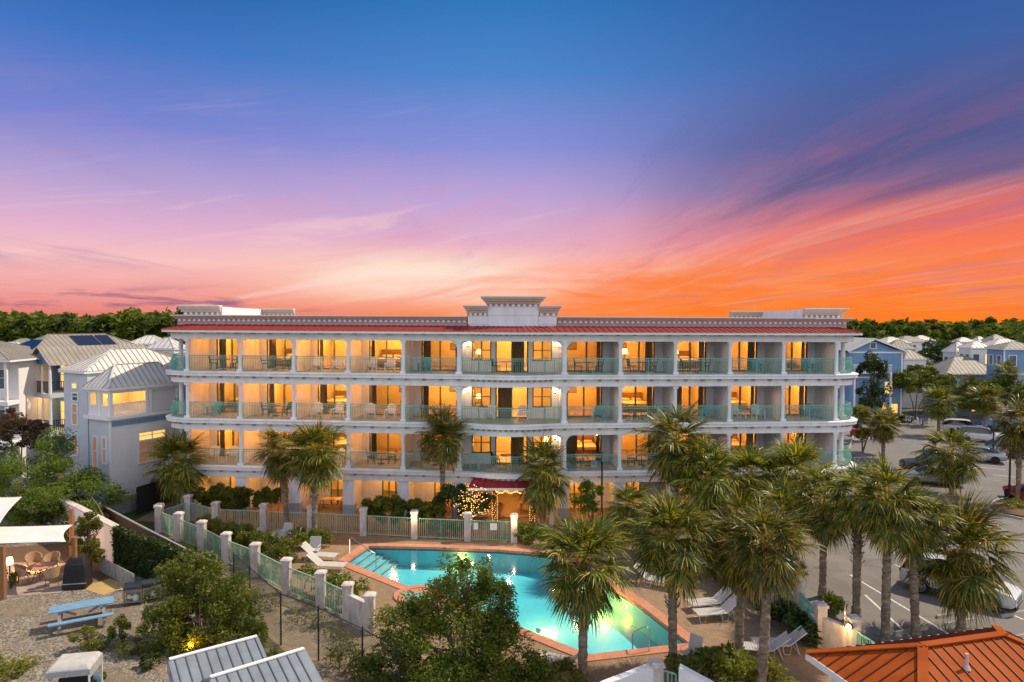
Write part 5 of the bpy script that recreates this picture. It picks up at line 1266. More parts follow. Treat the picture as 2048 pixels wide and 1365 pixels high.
# white house at the left edge
t = thing('house', 'white house with stacked porches cut by the left edge of the picture', 'house', (-39.4,53.2,0), R(5))
mb = MB(); hip(mb, -9, .5, -.5, 8, 9.9, 1.5, .42, th=.035); mb.build('roof', [roof_t, seam_shadow_g, trim], t)
mb = MB(); mb.box(-8.4, 0, 1.4, 7.5, 0, 9.72); siding(mb, -8.4, 0, 1.4, .1, 9.6, 'x', -1, .22, 0); mb.build('wall', white_s, t)
for zf in (3.4, 6.6): MB().box(-8.4, .1, -.2, 1.4, zf-.3, zf).build('porch_floor', trim, t)
for zf in (0, 3.4, 6.6):
    for x in (-.1,-2.2,-4.3,-6.4): MB().box(x-.1, x+.1, -.1, .1, zf, zf+(3.1 if zf < 1 else 2.9 if zf < 4 else 3.12)).build('column', trim, t)
    if zf:
        r_ = MB()
        for k in range(50): r_.box(-8.2+.165*k-.02, -8.2+.165*k+.02, -.03, .01, zf+.05, zf+.9)
        r_.box(-8.3, 0, -.05, .03, zf+.9, zf+.96); r_.build('railing', trim, t)
    for x in (-1.3,-3.4,-5.5): window(t, (x,1.36,zf+.9), 'x', -1, .9, 1.5, False)
# generic hip roofed house standing far off
def house(px0, px1, y_e, y_a, Y, rm, wm, label, rz=0.0, dep=.85, lit=(), sp_=.6, nm='house', storey=None, grp='houses behind the hotel'):
    a, b = D(px0, y_e, Y), D(px1, y_e, Y); c = (a+b)/2; W_ = (b.x-a.x)/(math.cos(rz)+.5*abs(math.sin(rz))); ze = c.z; za = D((px0+px1)/2, y_a, Y+W_*dep/2).z
    dpt = W_*dep; t = thing(nm, label, 'house', (c.x, Y, 0), rz, grp)
    mb = MB(); hip(mb, -W_/2, W_/2, 0, dpt, ze, max(.6, za-ze), sp_, th=.05); mb.build('roof', [rm, seam_shadow_g, trim], t)
    o = W_*.05; mb = MB(); mb.box(-W_/2+o, W_/2-o, o, dpt-o, 0, ze-.16)
    for x in (-W_/2+o, W_/2-o): mb.box(x-.07, x+.07, o-.05, o+.07, 0, ze-.17, 1)
    z = ze-.5
    while z > 3: z -= 3.0; mb.box(-W_/2+o+.08, W_/2-o-.08, o-.04, o, z, z+.2, 1)
    mb.build('wall', [wm, trim], t)
    n = max(2, int(W_/2.4)); z = ze-2.3; row = 0
    while z > .4 and row < 3:
        for k in range(n):
            window(t, (-W_/2+W_*(k+.5)/n, o-.001, z), 'x', -1, .85, 1.35, (row*n+k) in lit, cross=False)
        z -= 3.0; row += 1
    z = ze-2.3
    if z > .4:
        for k in range(2): window(t, (-W_/2+o, dpt*(.3+.4*k), z), 'y', -1, .8, 1.3, False, cross=False); window(t, (W_/2-o, dpt*(.3+.4*k), z), 'y', 1, .8, 1.3, False, cross=False)
    return t
for a in [
 (-40,52,707,684,74,roof_w,white_s,'white roofed house behind the left edge house',.15),
 (2,62,692,677,100,roof_t,white_s,'small tan roofed house below the woods at far left',.1),
 (34,92,697,677,92,roof_w,grey_s,'white roofed house with grey gable under the left woods',-.2),
 (205,262,690,679,112,roof_t,grey_s,'low tan roofed house behind the solar panels',.1),
 (252,330,688,671,88,roof_w,white_s,'white hip roofed house right of the solar panels',.2),
 (286,352,697,675,76,roof_w,white_s,'white hip roofed house next to the hotel roof corner',-.1),
 (230,330,716,700,68,roof_t,blue_m,'blue walled house with tan roof just behind the white house',.1),
 (1768,1832,686,674,150,roof_w,blue_l,'white roofed house behind the blue gable',.2),
 (1778,1834,697,680,125,roof_t,blue_m,'tan roofed house with lit windows right of the blue gable',-.15,.85,(1,2)),
 (1800,1862,683,672,172,roof_t,white_s,'small tan roofed house in the far row near the dark trees',.1),
 (1832,1874,681,671,182,roof_w,white_s,'farthest white roofed house left of the dark trees',0),
 (1806,1858,718,699,104,roof_t,white_s,'low tan roof between the blue gable and the palms',.1),
 (1908,1956,703,684,116,roof_w,blue_l,'white roofed house behind the tall narrow tower house',.2),
 (1918,1956,684,675,142,roof_w,white_s,'flat looking white roofed house right of the dark trees',0),
 (1953,1988,685,673,145,roof_w,grey_s,'white hip roofed house in the far right row',.2),
 (1984,2024,681,669,132,roof_t,white_s,'tan hip roofed house highest in the far right row',.1),
 (1986,2064,693,677,112,roof_w,blue_l,'broad white roofed house behind the blue walled one',-.1),
 (1942,1990,696,682,98,roof_w,white_s,'narrow tower house with lit top windows',0,.9,(1,)),
 (2008,2090,698,684,90,roof_t,blue_m,'blue walled house with tan roof at the right edge',-.1),
 (1893,2010,748,713,95,roof_t,grey_s,'grey green house with broad tan hip roof behind palms',0,.8,(4,6)),
]: house(*a)
# blue gable house
Y = 90; a, b = D(1692,702,Y), D(1812,702,Y); cx0 = (a.x+b.x)/2; W_ = b.x-a.x; ze = a.z; za = D(1746,677,Y).z
t = thing('house', 'blue board house with white trimmed gable and small white balcony', 'house', (cx0,Y,0))
mb = MB(); xr = D(1746,677,Y).x-cx0
roof_face(mb, [(-W_/2,-.5,ze),(xr,-.5,za),(xr,11,za),(-W_/2,11,ze)], .5, 0, 1, .05); roof_face(mb, [(W_/2,-.5,ze),(xr,-.5,za),(xr,11,za),(W_/2,11,ze)], .5, 0, 1, .05)
mb.build('roof', [roof_w, seam_shadow_g], t)
mb = MB(); mb.bar((-W_/2,-.52,ze-.08), (xr,-.52,za-.08), .1, .22); mb.bar((W_/2,-.52,ze-.08), (xr,-.52,za-.08), .1, .22); mb.build('bargeboard', trim, t)
mb = MB(); mb.box(-W_/2+.5, W_/2-.5, 0, 10.5, 0, ze-.25); mb.face([(-W_/2+.4,0,ze-.25),(W_/2-.4,0,ze-.25),(xr,0,za-.25)])
for k in range(16): x = -W_/2+.6+(W_-1.2)*k/15; mb.box(x-.03,x+.03,-.03,0,0,ze-.3)
mb.build('wall', blue_m, t)
MB().box(-W_/2+.4, W_/2-.4, -.06, 0, ze-.3, ze-.1).box(W_/2-.62,W_/2-.45,-.06,0,0,ze-.3).box(-W_/2+.45,W_/2-.62,-.06,0,ze-3.6,ze-3.4).build('band', trim, t)
window(t, (xr,-.01,ze+.35), 'x', -1, .7, .7, cross=False); window(t, (xr+.1,-.01,ze-2.5), 'x', -1, .9, 1.9)
bl_ = MB().box(-W_/2+.3, xr+1.8, -1.5, -.04, ze-2.9, ze-2.72).build('balcony_floor', trim, t)
r_ = MB()
for k in range(36): x = -W_/2+.4+(xr+1.8+W_/2-.5)*k/35; r_.box(x-.02,x+.02,-1.48,-1.44,ze-2.7,ze-1.8)
r_.box(-W_/2+.3,xr+1.8,-1.5,-1.42,ze-1.8,ze-1.7); r_.build('railing', trim, t)
MB().box(xr+1.6,xr+1.8,-1.5,-1.3,0,ze-2.9).box(-W_/2+.4,-W_/2+.6,-1.5,-1.3,0,ze-2.9).build('balcony_post', trim, t)
window(t, (W_/2-2.2,-.01,ze-5.6), 'x', -1, 1.0, 1.5, True); d_ = window(t, (W_/2-1.4,-.01,.05), 'x', -1, .9, 2.3, True, woodf, False, 'door'); window(t, (W_/2-2.9,-.01,.4), 'x', -1, .7, 2.0, True)
# far white fence, bike racks are in the lot beyond
t = thing('rail_fence', 'dark metal rail fence behind the parked bicycles', 'fence', (30,78,0)); a, b = G(1800,838), G(1905,842); panel(Vector((a.x,a.y,0)), Vector((b.x,b.y,0)), 1.1, t, dark, .3, .03)
t = thing('rail_fence', 'pale metal rail fence right of the bicycle palm', 'fence', (30,78,0)); a, b = G(1912,842), G(2048,846); panel(Vector((a.x,a.y,0)), Vector((b.x,b.y,0)), 1.1, t, greywood, .3, .03)
t = thing('street_gate', 'pale grey board gate at the end of the far lane', 'gate', G(1835,815)); a, b = G(1808,812), G(1840,812); MB().box(a.x, b.x, a.y, a.y+.1, .1, 1.7).box(a.x,b.x,a.y-.03,a.y,1.5,1.62).box(a.x,b.x,a.y-.03,a.y,.3,.42).build('gate_leaf', white_s, t, True)
# woods
def forest(name, pxa, pxb, Y0, Y1, ztop, n, nl, seed, leaf=.75):
    rg = np.random.default_rng(seed); A = []
    for i in range(n):
        Y = rg.uniform(Y0, Y1); x = (rg.uniform(pxa,pxb)-1024)/F*Y; r = rg.uniform(1.9,5.0); zt = ztop*(.98+.05*math.sin(x*.07)+rg.normal(0,.075))+(Y-Y0)*.012
        h = zt; c = np.array([x, Y, h-r*.9])
        o = cloud(rg, nl, (r, r, r*.95), 12, .34, .6); A.append(o+c)
        o = cloud(rg, nl//3, (r*.9, r*.9, r*1.3), 8, .4, .5); A.append(o+np.array([x, Y-1, h*.40]))
    P = np.concatenate(A); P = P[P[:,2] > 0]
    o = quad_object(name, leaf_mesh(P, leaf, rg), leaf_f); o['kind'] = 'stuff'; return o
forest('forest', -140, 420, 150, 200, 13.2, 260, 260, 1)
forest('forest', 420, 1700, 230, 300, 11.5, 200, 130, 2, 1.1)
forest('forest', 1640, 2200, 225, 290, 12.1, 260, 220, 3, 1.0)
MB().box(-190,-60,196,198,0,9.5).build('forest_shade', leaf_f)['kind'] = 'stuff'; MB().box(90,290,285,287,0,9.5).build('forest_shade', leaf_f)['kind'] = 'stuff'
def pine(px, y_top, Y, label, r=4.2):
    b = D(px, y_top, Y); t = thing('pine_tree', label, 'pine tree', (b.x,Y,0), 0, 'tall pines standing above the woods'); rg = np.random.default_rng(int(px))
    P = cloud(rg, 900, (r, r, r*.42), 9, .32, .6); P[:,2] += b.z-r*.5
    quad_object('crown', leaf_mesh(P, .55, rg), leaf_f, t)
    mb = MB(); mb.tube([(0,0,0),(.2,0,b.z*.6),(0,0,b.z-r*.3)], [.3,.22,.1], 7)
    for k in range(9): a = k*2.4; mb.tube([(.05,0,b.z-r*(.5+.06*k)), (math.cos(a)*r*.7,math.sin(a)*r*.7,b.z-r*.45)], [.09,.03], 5)
    mb.build('trunk', bark, t)
pine(130,626,140,'flat topped pine rising highest above the left woods'); pine(288,632,145,'pine rising above the woods near the hotel roof',3); pine(336,634,150,'pine just left of the hotel roof corner',3.2); pine(205,634,150,'loose crowned pine in the middle of the left woods',3); pine(1866,638,235,'flat topped pine above the right woods',4.2); pine(1958,640,235,'low pine top above the right woods behind the roofs',4)
for a in [(1880,740,[(1880,700,38,26,0,2600),(1858,712,36,20,0,2000),(1905,728,40,22,-3,2400),(1850,735,36,24,-4,2200)],leaf_d,'dark spreading trees between the far right roofs',21), (1935,730,[(1935,706,18,14,0,1200),(1942,716,18,14,0,900)],leaf_d,'dark round tree below the narrow tower house',22), (2030,760,[(2030,738,36,24,0,2400),(2000,742,30,20,0,1800),(2050,760,40,24,-3,2000)],leaf_m,'green trees below the blue house at the right edge',23), (1830,800,[(1838,755,40,26,0,2600),(1812,765,34,24,-3,2200),(1870,765,40,24,-4,2400)],leaf_m,'green trees behind the far lane gate',24), (2000,815,[(2000,785,44,30,0,3000),(2040,795,36,30,0,2400),(1965,775,30,18,0,1200),(1940,800,30,24,0,1500)],leaf_m,'mixed greenery before the tan roofed house',25)]:
    bigtree(a[0], a[1]+40, a[2], a[3], a[4], .20, a[5])
for a in [(1700,745,60,40,'green clump behind the hotel right end'),(1790,850,40,24,'low bushes by the lit doorway'),(10,860,60,40,'dark bushes below the left edge house')]:
    shrub(a[0], a[1], a[2], a[3], leaf_d, a[4], n=1500, leaf=.16)

# ------------------------------------------------------------------ sheds, pavilion
steel = mat('blue_grey_metal_roof', (.21,.24,.27), .5, .15, 1.3, metal=.2, c2=(.28,.31,.34))
seam_shadow_s = mat('steel_seam_shadow', (.12,.135,.155), .5)  # darker than the sheet: seam shadow painted into the colour
shedw = mat('grey_shed_wall', (.36,.35,.35), .7, .08, 2)
def shed(A, B, zr, run, drop, label):
    A = G(*A, zr); B = G(*B, zr); u_ = (B-A); L = u_.length; rz = math.atan2(u_.y, u_.x)
    t = thing('garden_shed', label, 'shed', (A.x,A.y,0), rz)
    mb = MB()
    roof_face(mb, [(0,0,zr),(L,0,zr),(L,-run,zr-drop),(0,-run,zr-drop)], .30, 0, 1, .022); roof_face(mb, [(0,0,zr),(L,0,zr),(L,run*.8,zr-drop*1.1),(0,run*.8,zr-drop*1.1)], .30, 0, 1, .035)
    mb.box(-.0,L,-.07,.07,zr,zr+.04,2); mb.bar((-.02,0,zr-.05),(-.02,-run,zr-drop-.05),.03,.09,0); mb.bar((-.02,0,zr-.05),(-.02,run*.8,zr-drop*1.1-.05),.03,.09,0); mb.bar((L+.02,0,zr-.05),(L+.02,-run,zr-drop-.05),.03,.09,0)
    mb.build('roof', [steel, seam_shadow_s, white_p], t)
    w_ = MB(); y0, y1 = -run+.12, run*.8-.12; zz0, zz1 = zr-drop*(run-.12)/run-.06, zr-drop*1.1*(run*.8-.12)/(run*.8)-.06
    w_.v = [(.08,y0,0),(.08,y1,0),(.08,y1,zz1),(.08,0,zr-.06),(.08,y0,zz0),(L-.08,y0,0),(L-.08,y1,0),(L-.08,y1,zz1),(L-.08,0,zr-.06),(L-.08,y0,zz0)]
    w_.f = [(0,1,2,3,4),(9,8,7,6,5),(1,6,7,2),(5,0,4,9)]; w_.mi = [0]*4; w_.build('wall', shedw, t)
    dr = MB().box(.03,.08,-run*.55,run*.35,.1,zz0-.15).build('door', shedw, t); mb = MB()
    mb.bar((.02,-run*.55,.1),(.02,run*.35,zz0-.2),.02,.06); mb.bar((.02,-run*.55,zz0-.2),(.02,run*.35,.1),.02,.06); mb.build('brace', white_p, dr)
    MB().box(L-.3,L-.1,y0-.02,y0,1,1.5).build('vent', dark, t)
shed((338.6,1320), (514,1273.4), 2.7, 1.25, .42, 'farther of two grey garden sheds with seamed metal roof')
shed((420.6,1355.5), (608,1298), 2.7, 1.6, .55, 'nearer of two grey garden sheds with seamed metal roof cut by the bottom edge')
T_ = Vector((9.1,20.7,3)); u_ = Vector((.97,.25,0)).normalized(); v_ = Vector((.26,-.97,0)).normalized()
t = thing('pool_pavilion', 'pavilion under an orange hipped metal roof in the bottom right corner', 'pavilion', (9.1,20.7,0))
L1, L2 = 7.4, 4.3; zE, zR = 3.0, 3.98
a, b, c, d = T_, T_+u_*L1, T_+u_*L1+v_*L2, T_+v_*L2
R0 = T_+v_*(L2/2)+u_*(L2/2); R0.z = zR; R1 = R0+u_*2.9; R1.z = zR
mb = MB()
for f in ((a,b,R1,R0),(b,c,R1),(c,d,R0,R1),(d,a,R0)): roof_face(mb, [x-Vector((9.1,20.7,0)) for x in f], .36, 0, 1, .028, .012)
o0 = Vector((9.1,20.7,0))
for p, q in ((a,R0),(d,R0),(b,R1),(c,R1),(R0,R1)): mb.bar(p-o0+Vector((0,0,.03)), q-o0+Vector((0,0,.03)), .26, .04, 0)
mb.build('roof', [orangeroof, seam_shadow_o], t)
mb = MB(); P = [a-o0,b-o0,c-o0,d-o0,a-o0]
for p, q in zip(P[:-1], P[1:]): mb.bar(p+Vector((0,0,-.10)), q+Vector((0,0,-.10)), .05, .20)
mb.build('fascia', trim, t)
mb = MB(); q = [x-o0 for x in (a+(u_+v_)*.5, b+(-u_+v_)*.5, c-(u_+v_)*.5, d+(u_-v_)*.5)]; mb.hexa([(p.x,p.y,0) for p in q]+[(p.x,p.y,2.9) for p in q]); mb.build('wall', stucco, t)
p = R0+u_*2.2-v_*.0; s_ = D(1935,1327,17.7); s_ = G(1933,1332,3.72)-o0
vent = MB().tube_z(s_.x, s_.y, [(.11,s_.z-.1),(.05,s_.z+.04),(.045,s_.z+.34)], 10, 0).build('vent_pipe', mat('pink_pvc', (.62,.45,.40), .6), t)

# ------------------------------------------------------------------ vehicles
car_w = mat('white_car_paint', (.62,.63,.64), .22, .02, 1, spec=.7); car_s = mat('silver_car_paint', (.34,.37,.40), .22, .03, 1, metal=.5, spec=.7)
car_b = mat('blue_car_paint', (.03,.10,.24), .22, .03, 1, spec=.7); car_r = mat('red_car_paint', (.45,.01,.02), .2, .03, 1, spec=.7); car_k = mat('dark_car_paint', (.03,.035,.045), .2, .03, 1, spec=.7)
carglass = mat('car_glass', (.015,.02,.022), .05, .1, 1, spec=.9); rubber = mat('tyre_rubber', (.015,.015,.016), .85, .2, 6); rim_m = mat('alloy_rim', (.40,.40,.42), .3, .1, 6, metal=.9)
redl = mat('red_lens', (.35,.01,.01), .2, .05, 2); hl = mat('headlight_lens', (.65,.68,.70), .1, .05, 2, spec=.9); chr_ = mat('grille_chrome', (.25,.25,.26), .25, .2, 8, metal=.9)
def car(name, label, cat, px, py, rz, paint, kind='suv', group='cars in the parking lot', detail=True, off=(0,0)):
    p = G(px, py); t = thing(name, label, cat, (p.x+off[0], p.y+off[1], 0), rz, group)
    L, Wd = (4.75, .93) if kind == 'suv' else (4.7, .90) if kind == 'sedan' else (5.3, .95)
    if kind == 'suv': prof = [(-2.36,.42,.85,.86,.92),(-2.30,.34,1.02,1.06,.97),(-2.15,.28,1.05,1.45,.98),(-1.75,.27,1.06,1.64,1),(-1.0,.27,1.04,1.70,1),(0,.27,1.02,1.70,1),(.45,.27,1.01,1.62,1),(1.20,.27,1.0,1.02,1),(1.7,.27,.97,.99,.99),(2.15,.30,.88,.90,.95),(2.36,.38,.74,.76,.84)]
    elif kind == 'sedan': prof = [(-2.34,.42,.85,.86,.90),(-2.25,.32,.98,.99,.96),(-1.7,.27,1.0,1.01,1),(-1.0,.27,.98,1.38,1),(-.3,.27,.96,1.45,1),(.3,.27,.95,1.40,1),(1.1,.27,.93,.95,1),(1.7,.28,.88,.90,.98),(2.2,.32,.76,.78,.93),(2.34,.38,.66,.68,.84)]
    else: prof = [(-2.62,.5,1.0,1.02,.97),(-2.58,.45,1.12,1.13,1),(-.75,.40,1.12,1.13,1),(-.65,.40,1.12,1.80,1),(-.2,.38,1.12,1.86,1),(.5,.38,1.12,1.84,1),(1.15,.38,1.12,1.15,1),(2.2,.40,1.08,1.10,.98),(2.62,.48,.95,.97,.92)]
    mb = MB(); rings = []
    for (x, zb, zs, zr, ws_) in prof:
        w_ = Wd*ws_; cab = zr-zs > .1; wr = w_*.76 if cab else w_*.80
        ring = [(x,-w_*.9,zb),(x,-w_,zb+.16),(x,-w_*1.0,(zb+zs)/2+.05),(x,-w_*.95,zs),(x,-wr-(0 if cab else 0),zr-.03 if cab else zr),(x,-wr*.55,zr+.015),(x,wr*.55,zr+.015),(x,wr,zr-.03 if cab else zr),(x,w_*.95,zs),(x,w_*1.0,(zb+zs)/2+.05),(x,w_,zb+.16),(x,w_*.9,zb)]
        rings.append((ring, cab)); mb.v += ring
    n = 12
    for i in range(len(prof)-1):
        c0, c1 = rings[i][1], rings[i+1][1]
        for k in range(n):
            k2 = (k+1) % n; gls = (k in (3,7) and (c0 and c1)) or (k in (4,5,6) and (c0 != c1) ) or (k in (3,7) and (c0 != c1))
            mb.f.append((i*n+k, i*n+k2, (i+1)*n+k2, (i+1)*n+k)); mb.mi.append(1 if gls and k != 11 else 0)
    mb.f.append(tuple(range(n))); mb.mi.append(0); mb.f.append(tuple(reversed([(len(prof)-1)*n+k for k in range(n)]))); mb.mi.append(0)
    body = mb.build('body', [paint, carglass], t); 
    sub = body.modifiers.new('bevel', 'BEVEL'); sub.width = .03; sub.segments = 2; sub.limit_method = 'ANGLE'; sub.angle_limit = R(22); body.data.shade_smooth()
    wb_ = 1.42 if kind != 'truck' else 1.75; wr = .36
    for sx_ in (-wb_, wb_):
        for sg in (-1, 1):
            y = sg*Wd*.93; wh = MB(); wh.tube([(sx_,y-sg*.12,wr),(sx_,y+sg*.085,wr)], wr, 22); w_o = wh.build('wheel', rubber, t)
            if detail:
                rm_ = MB(); rm_.tube([(sx_,y+sg*.06,wr),(sx_,y+sg*.094,wr)], .055, 10)
                for k in range(10): a = 2*PI*k/10; rm_.bar((sx_,y+sg*.09,wr),(sx_+math.cos(a)*.24,y+sg*.09,wr+math.sin(a)*.24), .045, .02, up=(0,1,0))
                for k in range(20): a, a2 = 2*PI*k/20, 2*PI*(k+1)/20; rm_.bar((sx_+math.cos(a)*.24,y+sg*.09,wr+math.sin(a)*.24),(sx_+math.cos(a2)*.24,y+sg*.09,wr+math.sin(a2)*.24), .035,.03, up=(0,1,0))
                rm_.build('rim', rim_m, w_o)
            # dark arch lip
            if detail:
                ar = MB()
                for k in range(10): a, a2 = PI*k/10, PI*(k+1)/10; ar.bar((sx_+math.cos(a)*.42,sg*(Wd*1.0+.0),wr+math.sin(a)*.42),(sx_+math.cos(a2)*.42,sg*(Wd*1.0),wr+math.sin(a2)*.42),.05,.08, up=(0,1,0))
                ar.build('wheel_arch', rubber, t)
    xf = prof[-1][0]; xb = prof[0][0]
    for sg in (-1, 1):
        MB().hexa([(xf-.30,sg*.80,.66),(xf-.03,sg*.50,.62),(xf-.03,sg*.50,.72),(xf-.30,sg*.84,.80),(xf-.22,sg*.84,.66),(xf+.02,sg*.52,.62),(xf+.02,sg*.52,.71),(xf-.22,sg*.86,.78)]).build('headlight', hl, t)
        MB().box(xb-.02, xb+.14, min(sg*.55,sg*.86), max(sg*.55,sg*.86), .86, 1.0).build('tail_light', redl, t)
        MB().box(.82,.98,min(sg*Wd*.98,sg*(Wd+.19)),max(sg*Wd*.98,sg*(Wd+.19)),.98,1.12).build('mirror', paint, t)
    if detail:
        MB().box(xf-.02, xf+.025, -.48, .48, .50, .68).build('grille', chr_, t); MB().box(xf-.2, xf+.0, -.74, .74, .28, .42).build('bumper', rubber, t)
        for sg in (-1,1):
            y = sg*Wd*1.012; dd = MB(); dd.box(-1.55,1.05,min(y,y-sg*.01),max(y,y-sg*.01),.33,.44); dd.build('side_trim', rubber, t)
            hb = MB().box(.02,.2,min(y,y+sg*.02),max(y,y+sg*.02),.86,.89).box(-.85,-.67,min(y,y+sg*.02),max(y,y+sg*.02),.88,.91).build('door_handle', chr_, t)
    if kind == 'suv' and detail:
        for sg in (-1,1): MB().bar((-1.7,sg*.62,1.70),(.3,sg*.62,1.73),.04,.05).build('roof_rail', dark, t)
    return t
a = G(1978,1235); b = G(1872,1190)
car('suv', 'white car with dark grille parked nearest, under the wide palm', 'car', 1918, 1194, R(-46), car_w)
car('suv', 'white car parked farthest back in the right hand row', 'car', 1930, 868, R(-28), car_w, detail=False)
car('suv', 'white car just in front of the farthest white one', 'car', 1962, 884, R(-28), car_w, detail=False)
car('pickup_truck', 'blue pickup truck behind the white cars', 'truck', 2003, 862, R(-10), car_b, 'truck', detail=False)
car('suv', 'silver car with red tail lights seen from behind', 'car', 1998, 912, R(150), car_s)
car('sedan', 'grey car half hidden beside the silver one', 'car', 1952, 922, R(150), car_s, 'sedan', detail=False)
jp = car('suv', 'dark car carrying black bike racks by the lone palm', 'car', 1862, 945, R(160), car_k)
for dx in (-1.6, .1):
    r_ = MB(); r_.tube([(dx,.3,1.7),(dx-.25,.3,2.15),(dx+.1,.3,2.42),(dx+.5,.3,2.25),(dx+.75,.3,1.75)], .06, 6); r_.tube([(dx+.0,-.3,1.7),(dx-.2,-.3,2.1),(dx+.1,-.3,2.35)], .06, 6); r_.build('bike_rack', black_c, jp)
car('sedan', 'silver car mostly hidden behind tall palm crowns', 'car', 1862, 968, R(165), car_s, 'sedan', detail=False)
car('sedan', 'red car cut by the right edge of the picture', 'car', 2062, 1008, R(80), car_r, 'sedan', detail=False)
# bicycles
bp = thing('bicycle', '', 'bicycle', (0,0,0)); bu = []
def wheel(mb, x, r=.33):
    n = 18
    for k in range(n): a, a2 = 2*PI*k/n, 2*PI*(k+1)/n; mb.bar((x+r*math.cos(a),0,r+.01+r*math.sin(a)),(x+r*math.cos(a2),0,r+.01+r*math.sin(a2)),.045,.045,up=(0,1,0))
    for k in range(6): a = 2*PI*k/6; mb.bar((x,0,r+.01),(x+r*math.cos(a),0,r+.01+r*math.sin(a)),.01,.01,up=(0,1,0))
for x in (-.52,.52): m_ = MB(); wheel(m_, x); m_.build('wheel', rubber, bp)
f_ = MB()
for p, q in (((-.52,0,.34),(-.15,0,.34)),((-.15,0,.34),(.36,0,.78)),((-.15,0,.34),(-.25,0,.82)),((-.24,0,.74),(.36,0,.80)),((-.52,0,.34),(-.24,0,.74)),((.52,0,.34),(.36,0,.98))): f_.bar(p, q, .045)
bfr = f_.build('frame', mat('blue_bike_paint', (.04,.16,.42), .3), bp)
MB().box(-.38,-.12,-.08,.08,.84,.90).build('saddle', rubber, bp); MB().bar((.36,-.3,1.0),(.36,.3,1.0),.035).build('handlebar', dark, bp)
bl = ['leftmost bicycle at the rack behind the far palm trunk','second bicycle from the left at the rack','dark bicycle leaning in the middle of the left rack','bicycle at the right end of the left rack','bright blue bicycle at the left of the right rack','blue bicycle beside the bright blue one','bicycle at the right end of the right rack near the rail fence']
for k, (px, py) in enumerate([(1812,846),(1824,845),(1836,848),(1850,850),(1893,848),(1904,849),(1918,846)]):
    p = G(px, py); place(bp, bu, (p.x,p.y,0), R(20+k*37%90), bl[k], 1.15, 'parked bicycles')
# street lamps
def street_lamp(px, py, ytop, label, arm=1):
    p = G(px, py); h = D(px, ytop, p.y).z; t = thing('street_lamp', label, 'street lamp', (p.x,p.y,0), 0, 'dark street lamps')
    MB().tube_z(0,0,[(.14,0),(.14,.25),(.075,.3),(.05,h)],10,0).build('pole', dark, t)
    MB().tube([(0,0,h-.05),(-arm*.08,0,h+.2),(-arm*.28,0,h+.25),(-arm*.42,0,h+.1)], .035, 6).build('arm', dark, t)
    MB().tube_z(-arm*.42,0,[(.05,h+.12),(.22,h-.08),(.24,h-.16)],12,0).build('lamp_shade', mat('blue_lamp_shade', (.10,.20,.40), .4), t)
street_lamp(1203,1050,925,'street lamp on dark pole standing before the hotel right of the awning')
street_lamp(2018,1004,858,'street lamp on dark pole by the mulch island at the right')
street_lamp(1986,918,838,'short lamp pole between the white cars and silver car')
# rust coloured bench block
p = G(1737,872); t = thing('planter', 'long rust red planter box beside the right end of the hotel', 'planter', (p.x,p.y,0)); MB().box(-1.9,1.7,-.5,.5,.0,.75).box(-2.0,1.8,-.6,.6,.75,.85).build('box', mat('rust_paint', (.34,.06,.03), .7, .15, 3), t)

# ------------------------------------------------------------------ pool furniture
frame_w = mat('white_tube_frame', (.75,.75,.74), .35, .03, 2); sling = mat('white_strap_sling', (.50,.48,.45), .8, .08, 3, .3, 30, stretch=(1,12,1))
lg = thing('sun_lounger', '', 'sun lounger', (0,0,0)); lu = []
f_ = MB()
for y in (-.31,.31):
    f_.tube([(-.95,y,.34),(.35,y,.34)], .018, 6); f_.tube([(.35,y,.34),(.98,y,.86)], .018, 6)
    for x in (-.75,.25): f_.tube([(x-.16,y,.34),(x-.10,y,.01),(x+.12,y,.01),(x+.18,y,.34)], .016, 6)
f_.tube([(.55,-.31,.5),(.72,-.31,.02),(.72,.31,.02),(.55,.31,.5)], .015, 6); f_.build('frame', frame_w, lg)
s_ = MB()
for k in range(13): x = -.93+k*.10; s_.box(x, x+.085, -.31, .31, .345, .357)
s_.build('seat', sling, lg)
s_ = MB()
for k in range(8):
    t0 = k/8; x = .37+.61*t0; z = .355+.505*t0; s_.hexa([(x,-.31,z),(x+.065,-.31,z+.054),(x+.065,.31,z+.054),(x,.31,z),(x,-.31,z+.012),(x+.065,-.31,z+.066),(x+.065,.31,z+.066),(x,.31,z+.012)])
s_.build('backrest', sling, lg)
for px, py, rz, lb in [(640,1122,170,'white lounger left of the pool with its back to the hedge, upper one'),(655,1142,175,'white lounger left of the pool nearest the coping corner'),(1310,1172,150,'white lounger at the far right pool edge behind a palm'),(1418,1218,12,'white lounger in the sun, upper one of the pair right of the pool'),(1432,1238,10,'white lounger in palm shade, lower one of the pair right of the pool'),(1522,1312,-8,'white lounger between the two thin trunks at the lower right'),(1555,1302,-4,'white lounger farthest right, by the dark strappy hedge'),(1118,1338,-25,'white lounger left of the nearest palm trunk at the bottom')]:
    p = G(px, py); place(lg, lu, (p.x,p.y,.004), R(rz), lb, 1.05, 'white sun loungers round the pool')
pc0 = thing('patio_chair', '', 'chair', (0,0,0)); pu = []
f_ = MB()
for y in (-.26,.26): f_.tube([(-.30,y,.0),(-.26,y,.60),(.22,y,.62),(.24,y,.42)], .014, 6); f_.tube([(.28,y,0),(.20,y,.42),(.34,y,.95)], .014, 6); f_.tube([(-.27,y,.42),(.22,y,.42)], .014, 6)
f_.tube([(.34,-.26,.95),(.34,.26,.95)], .014, 6); f_.build('frame', frame_w, pc0)
MB().box(-.27,.2,-.24,.24,.41,.43).build('seat', sling, pc0); MB().hexa([(.19,-.24,.44),(.21,-.24,.44),(.21,.24,.44),(.19,.24,.44),(.32,-.24,.93),(.34,-.24,.93),(.34,.24,.93),(.32,.24,.93)]).build('backrest', sling, pc0)
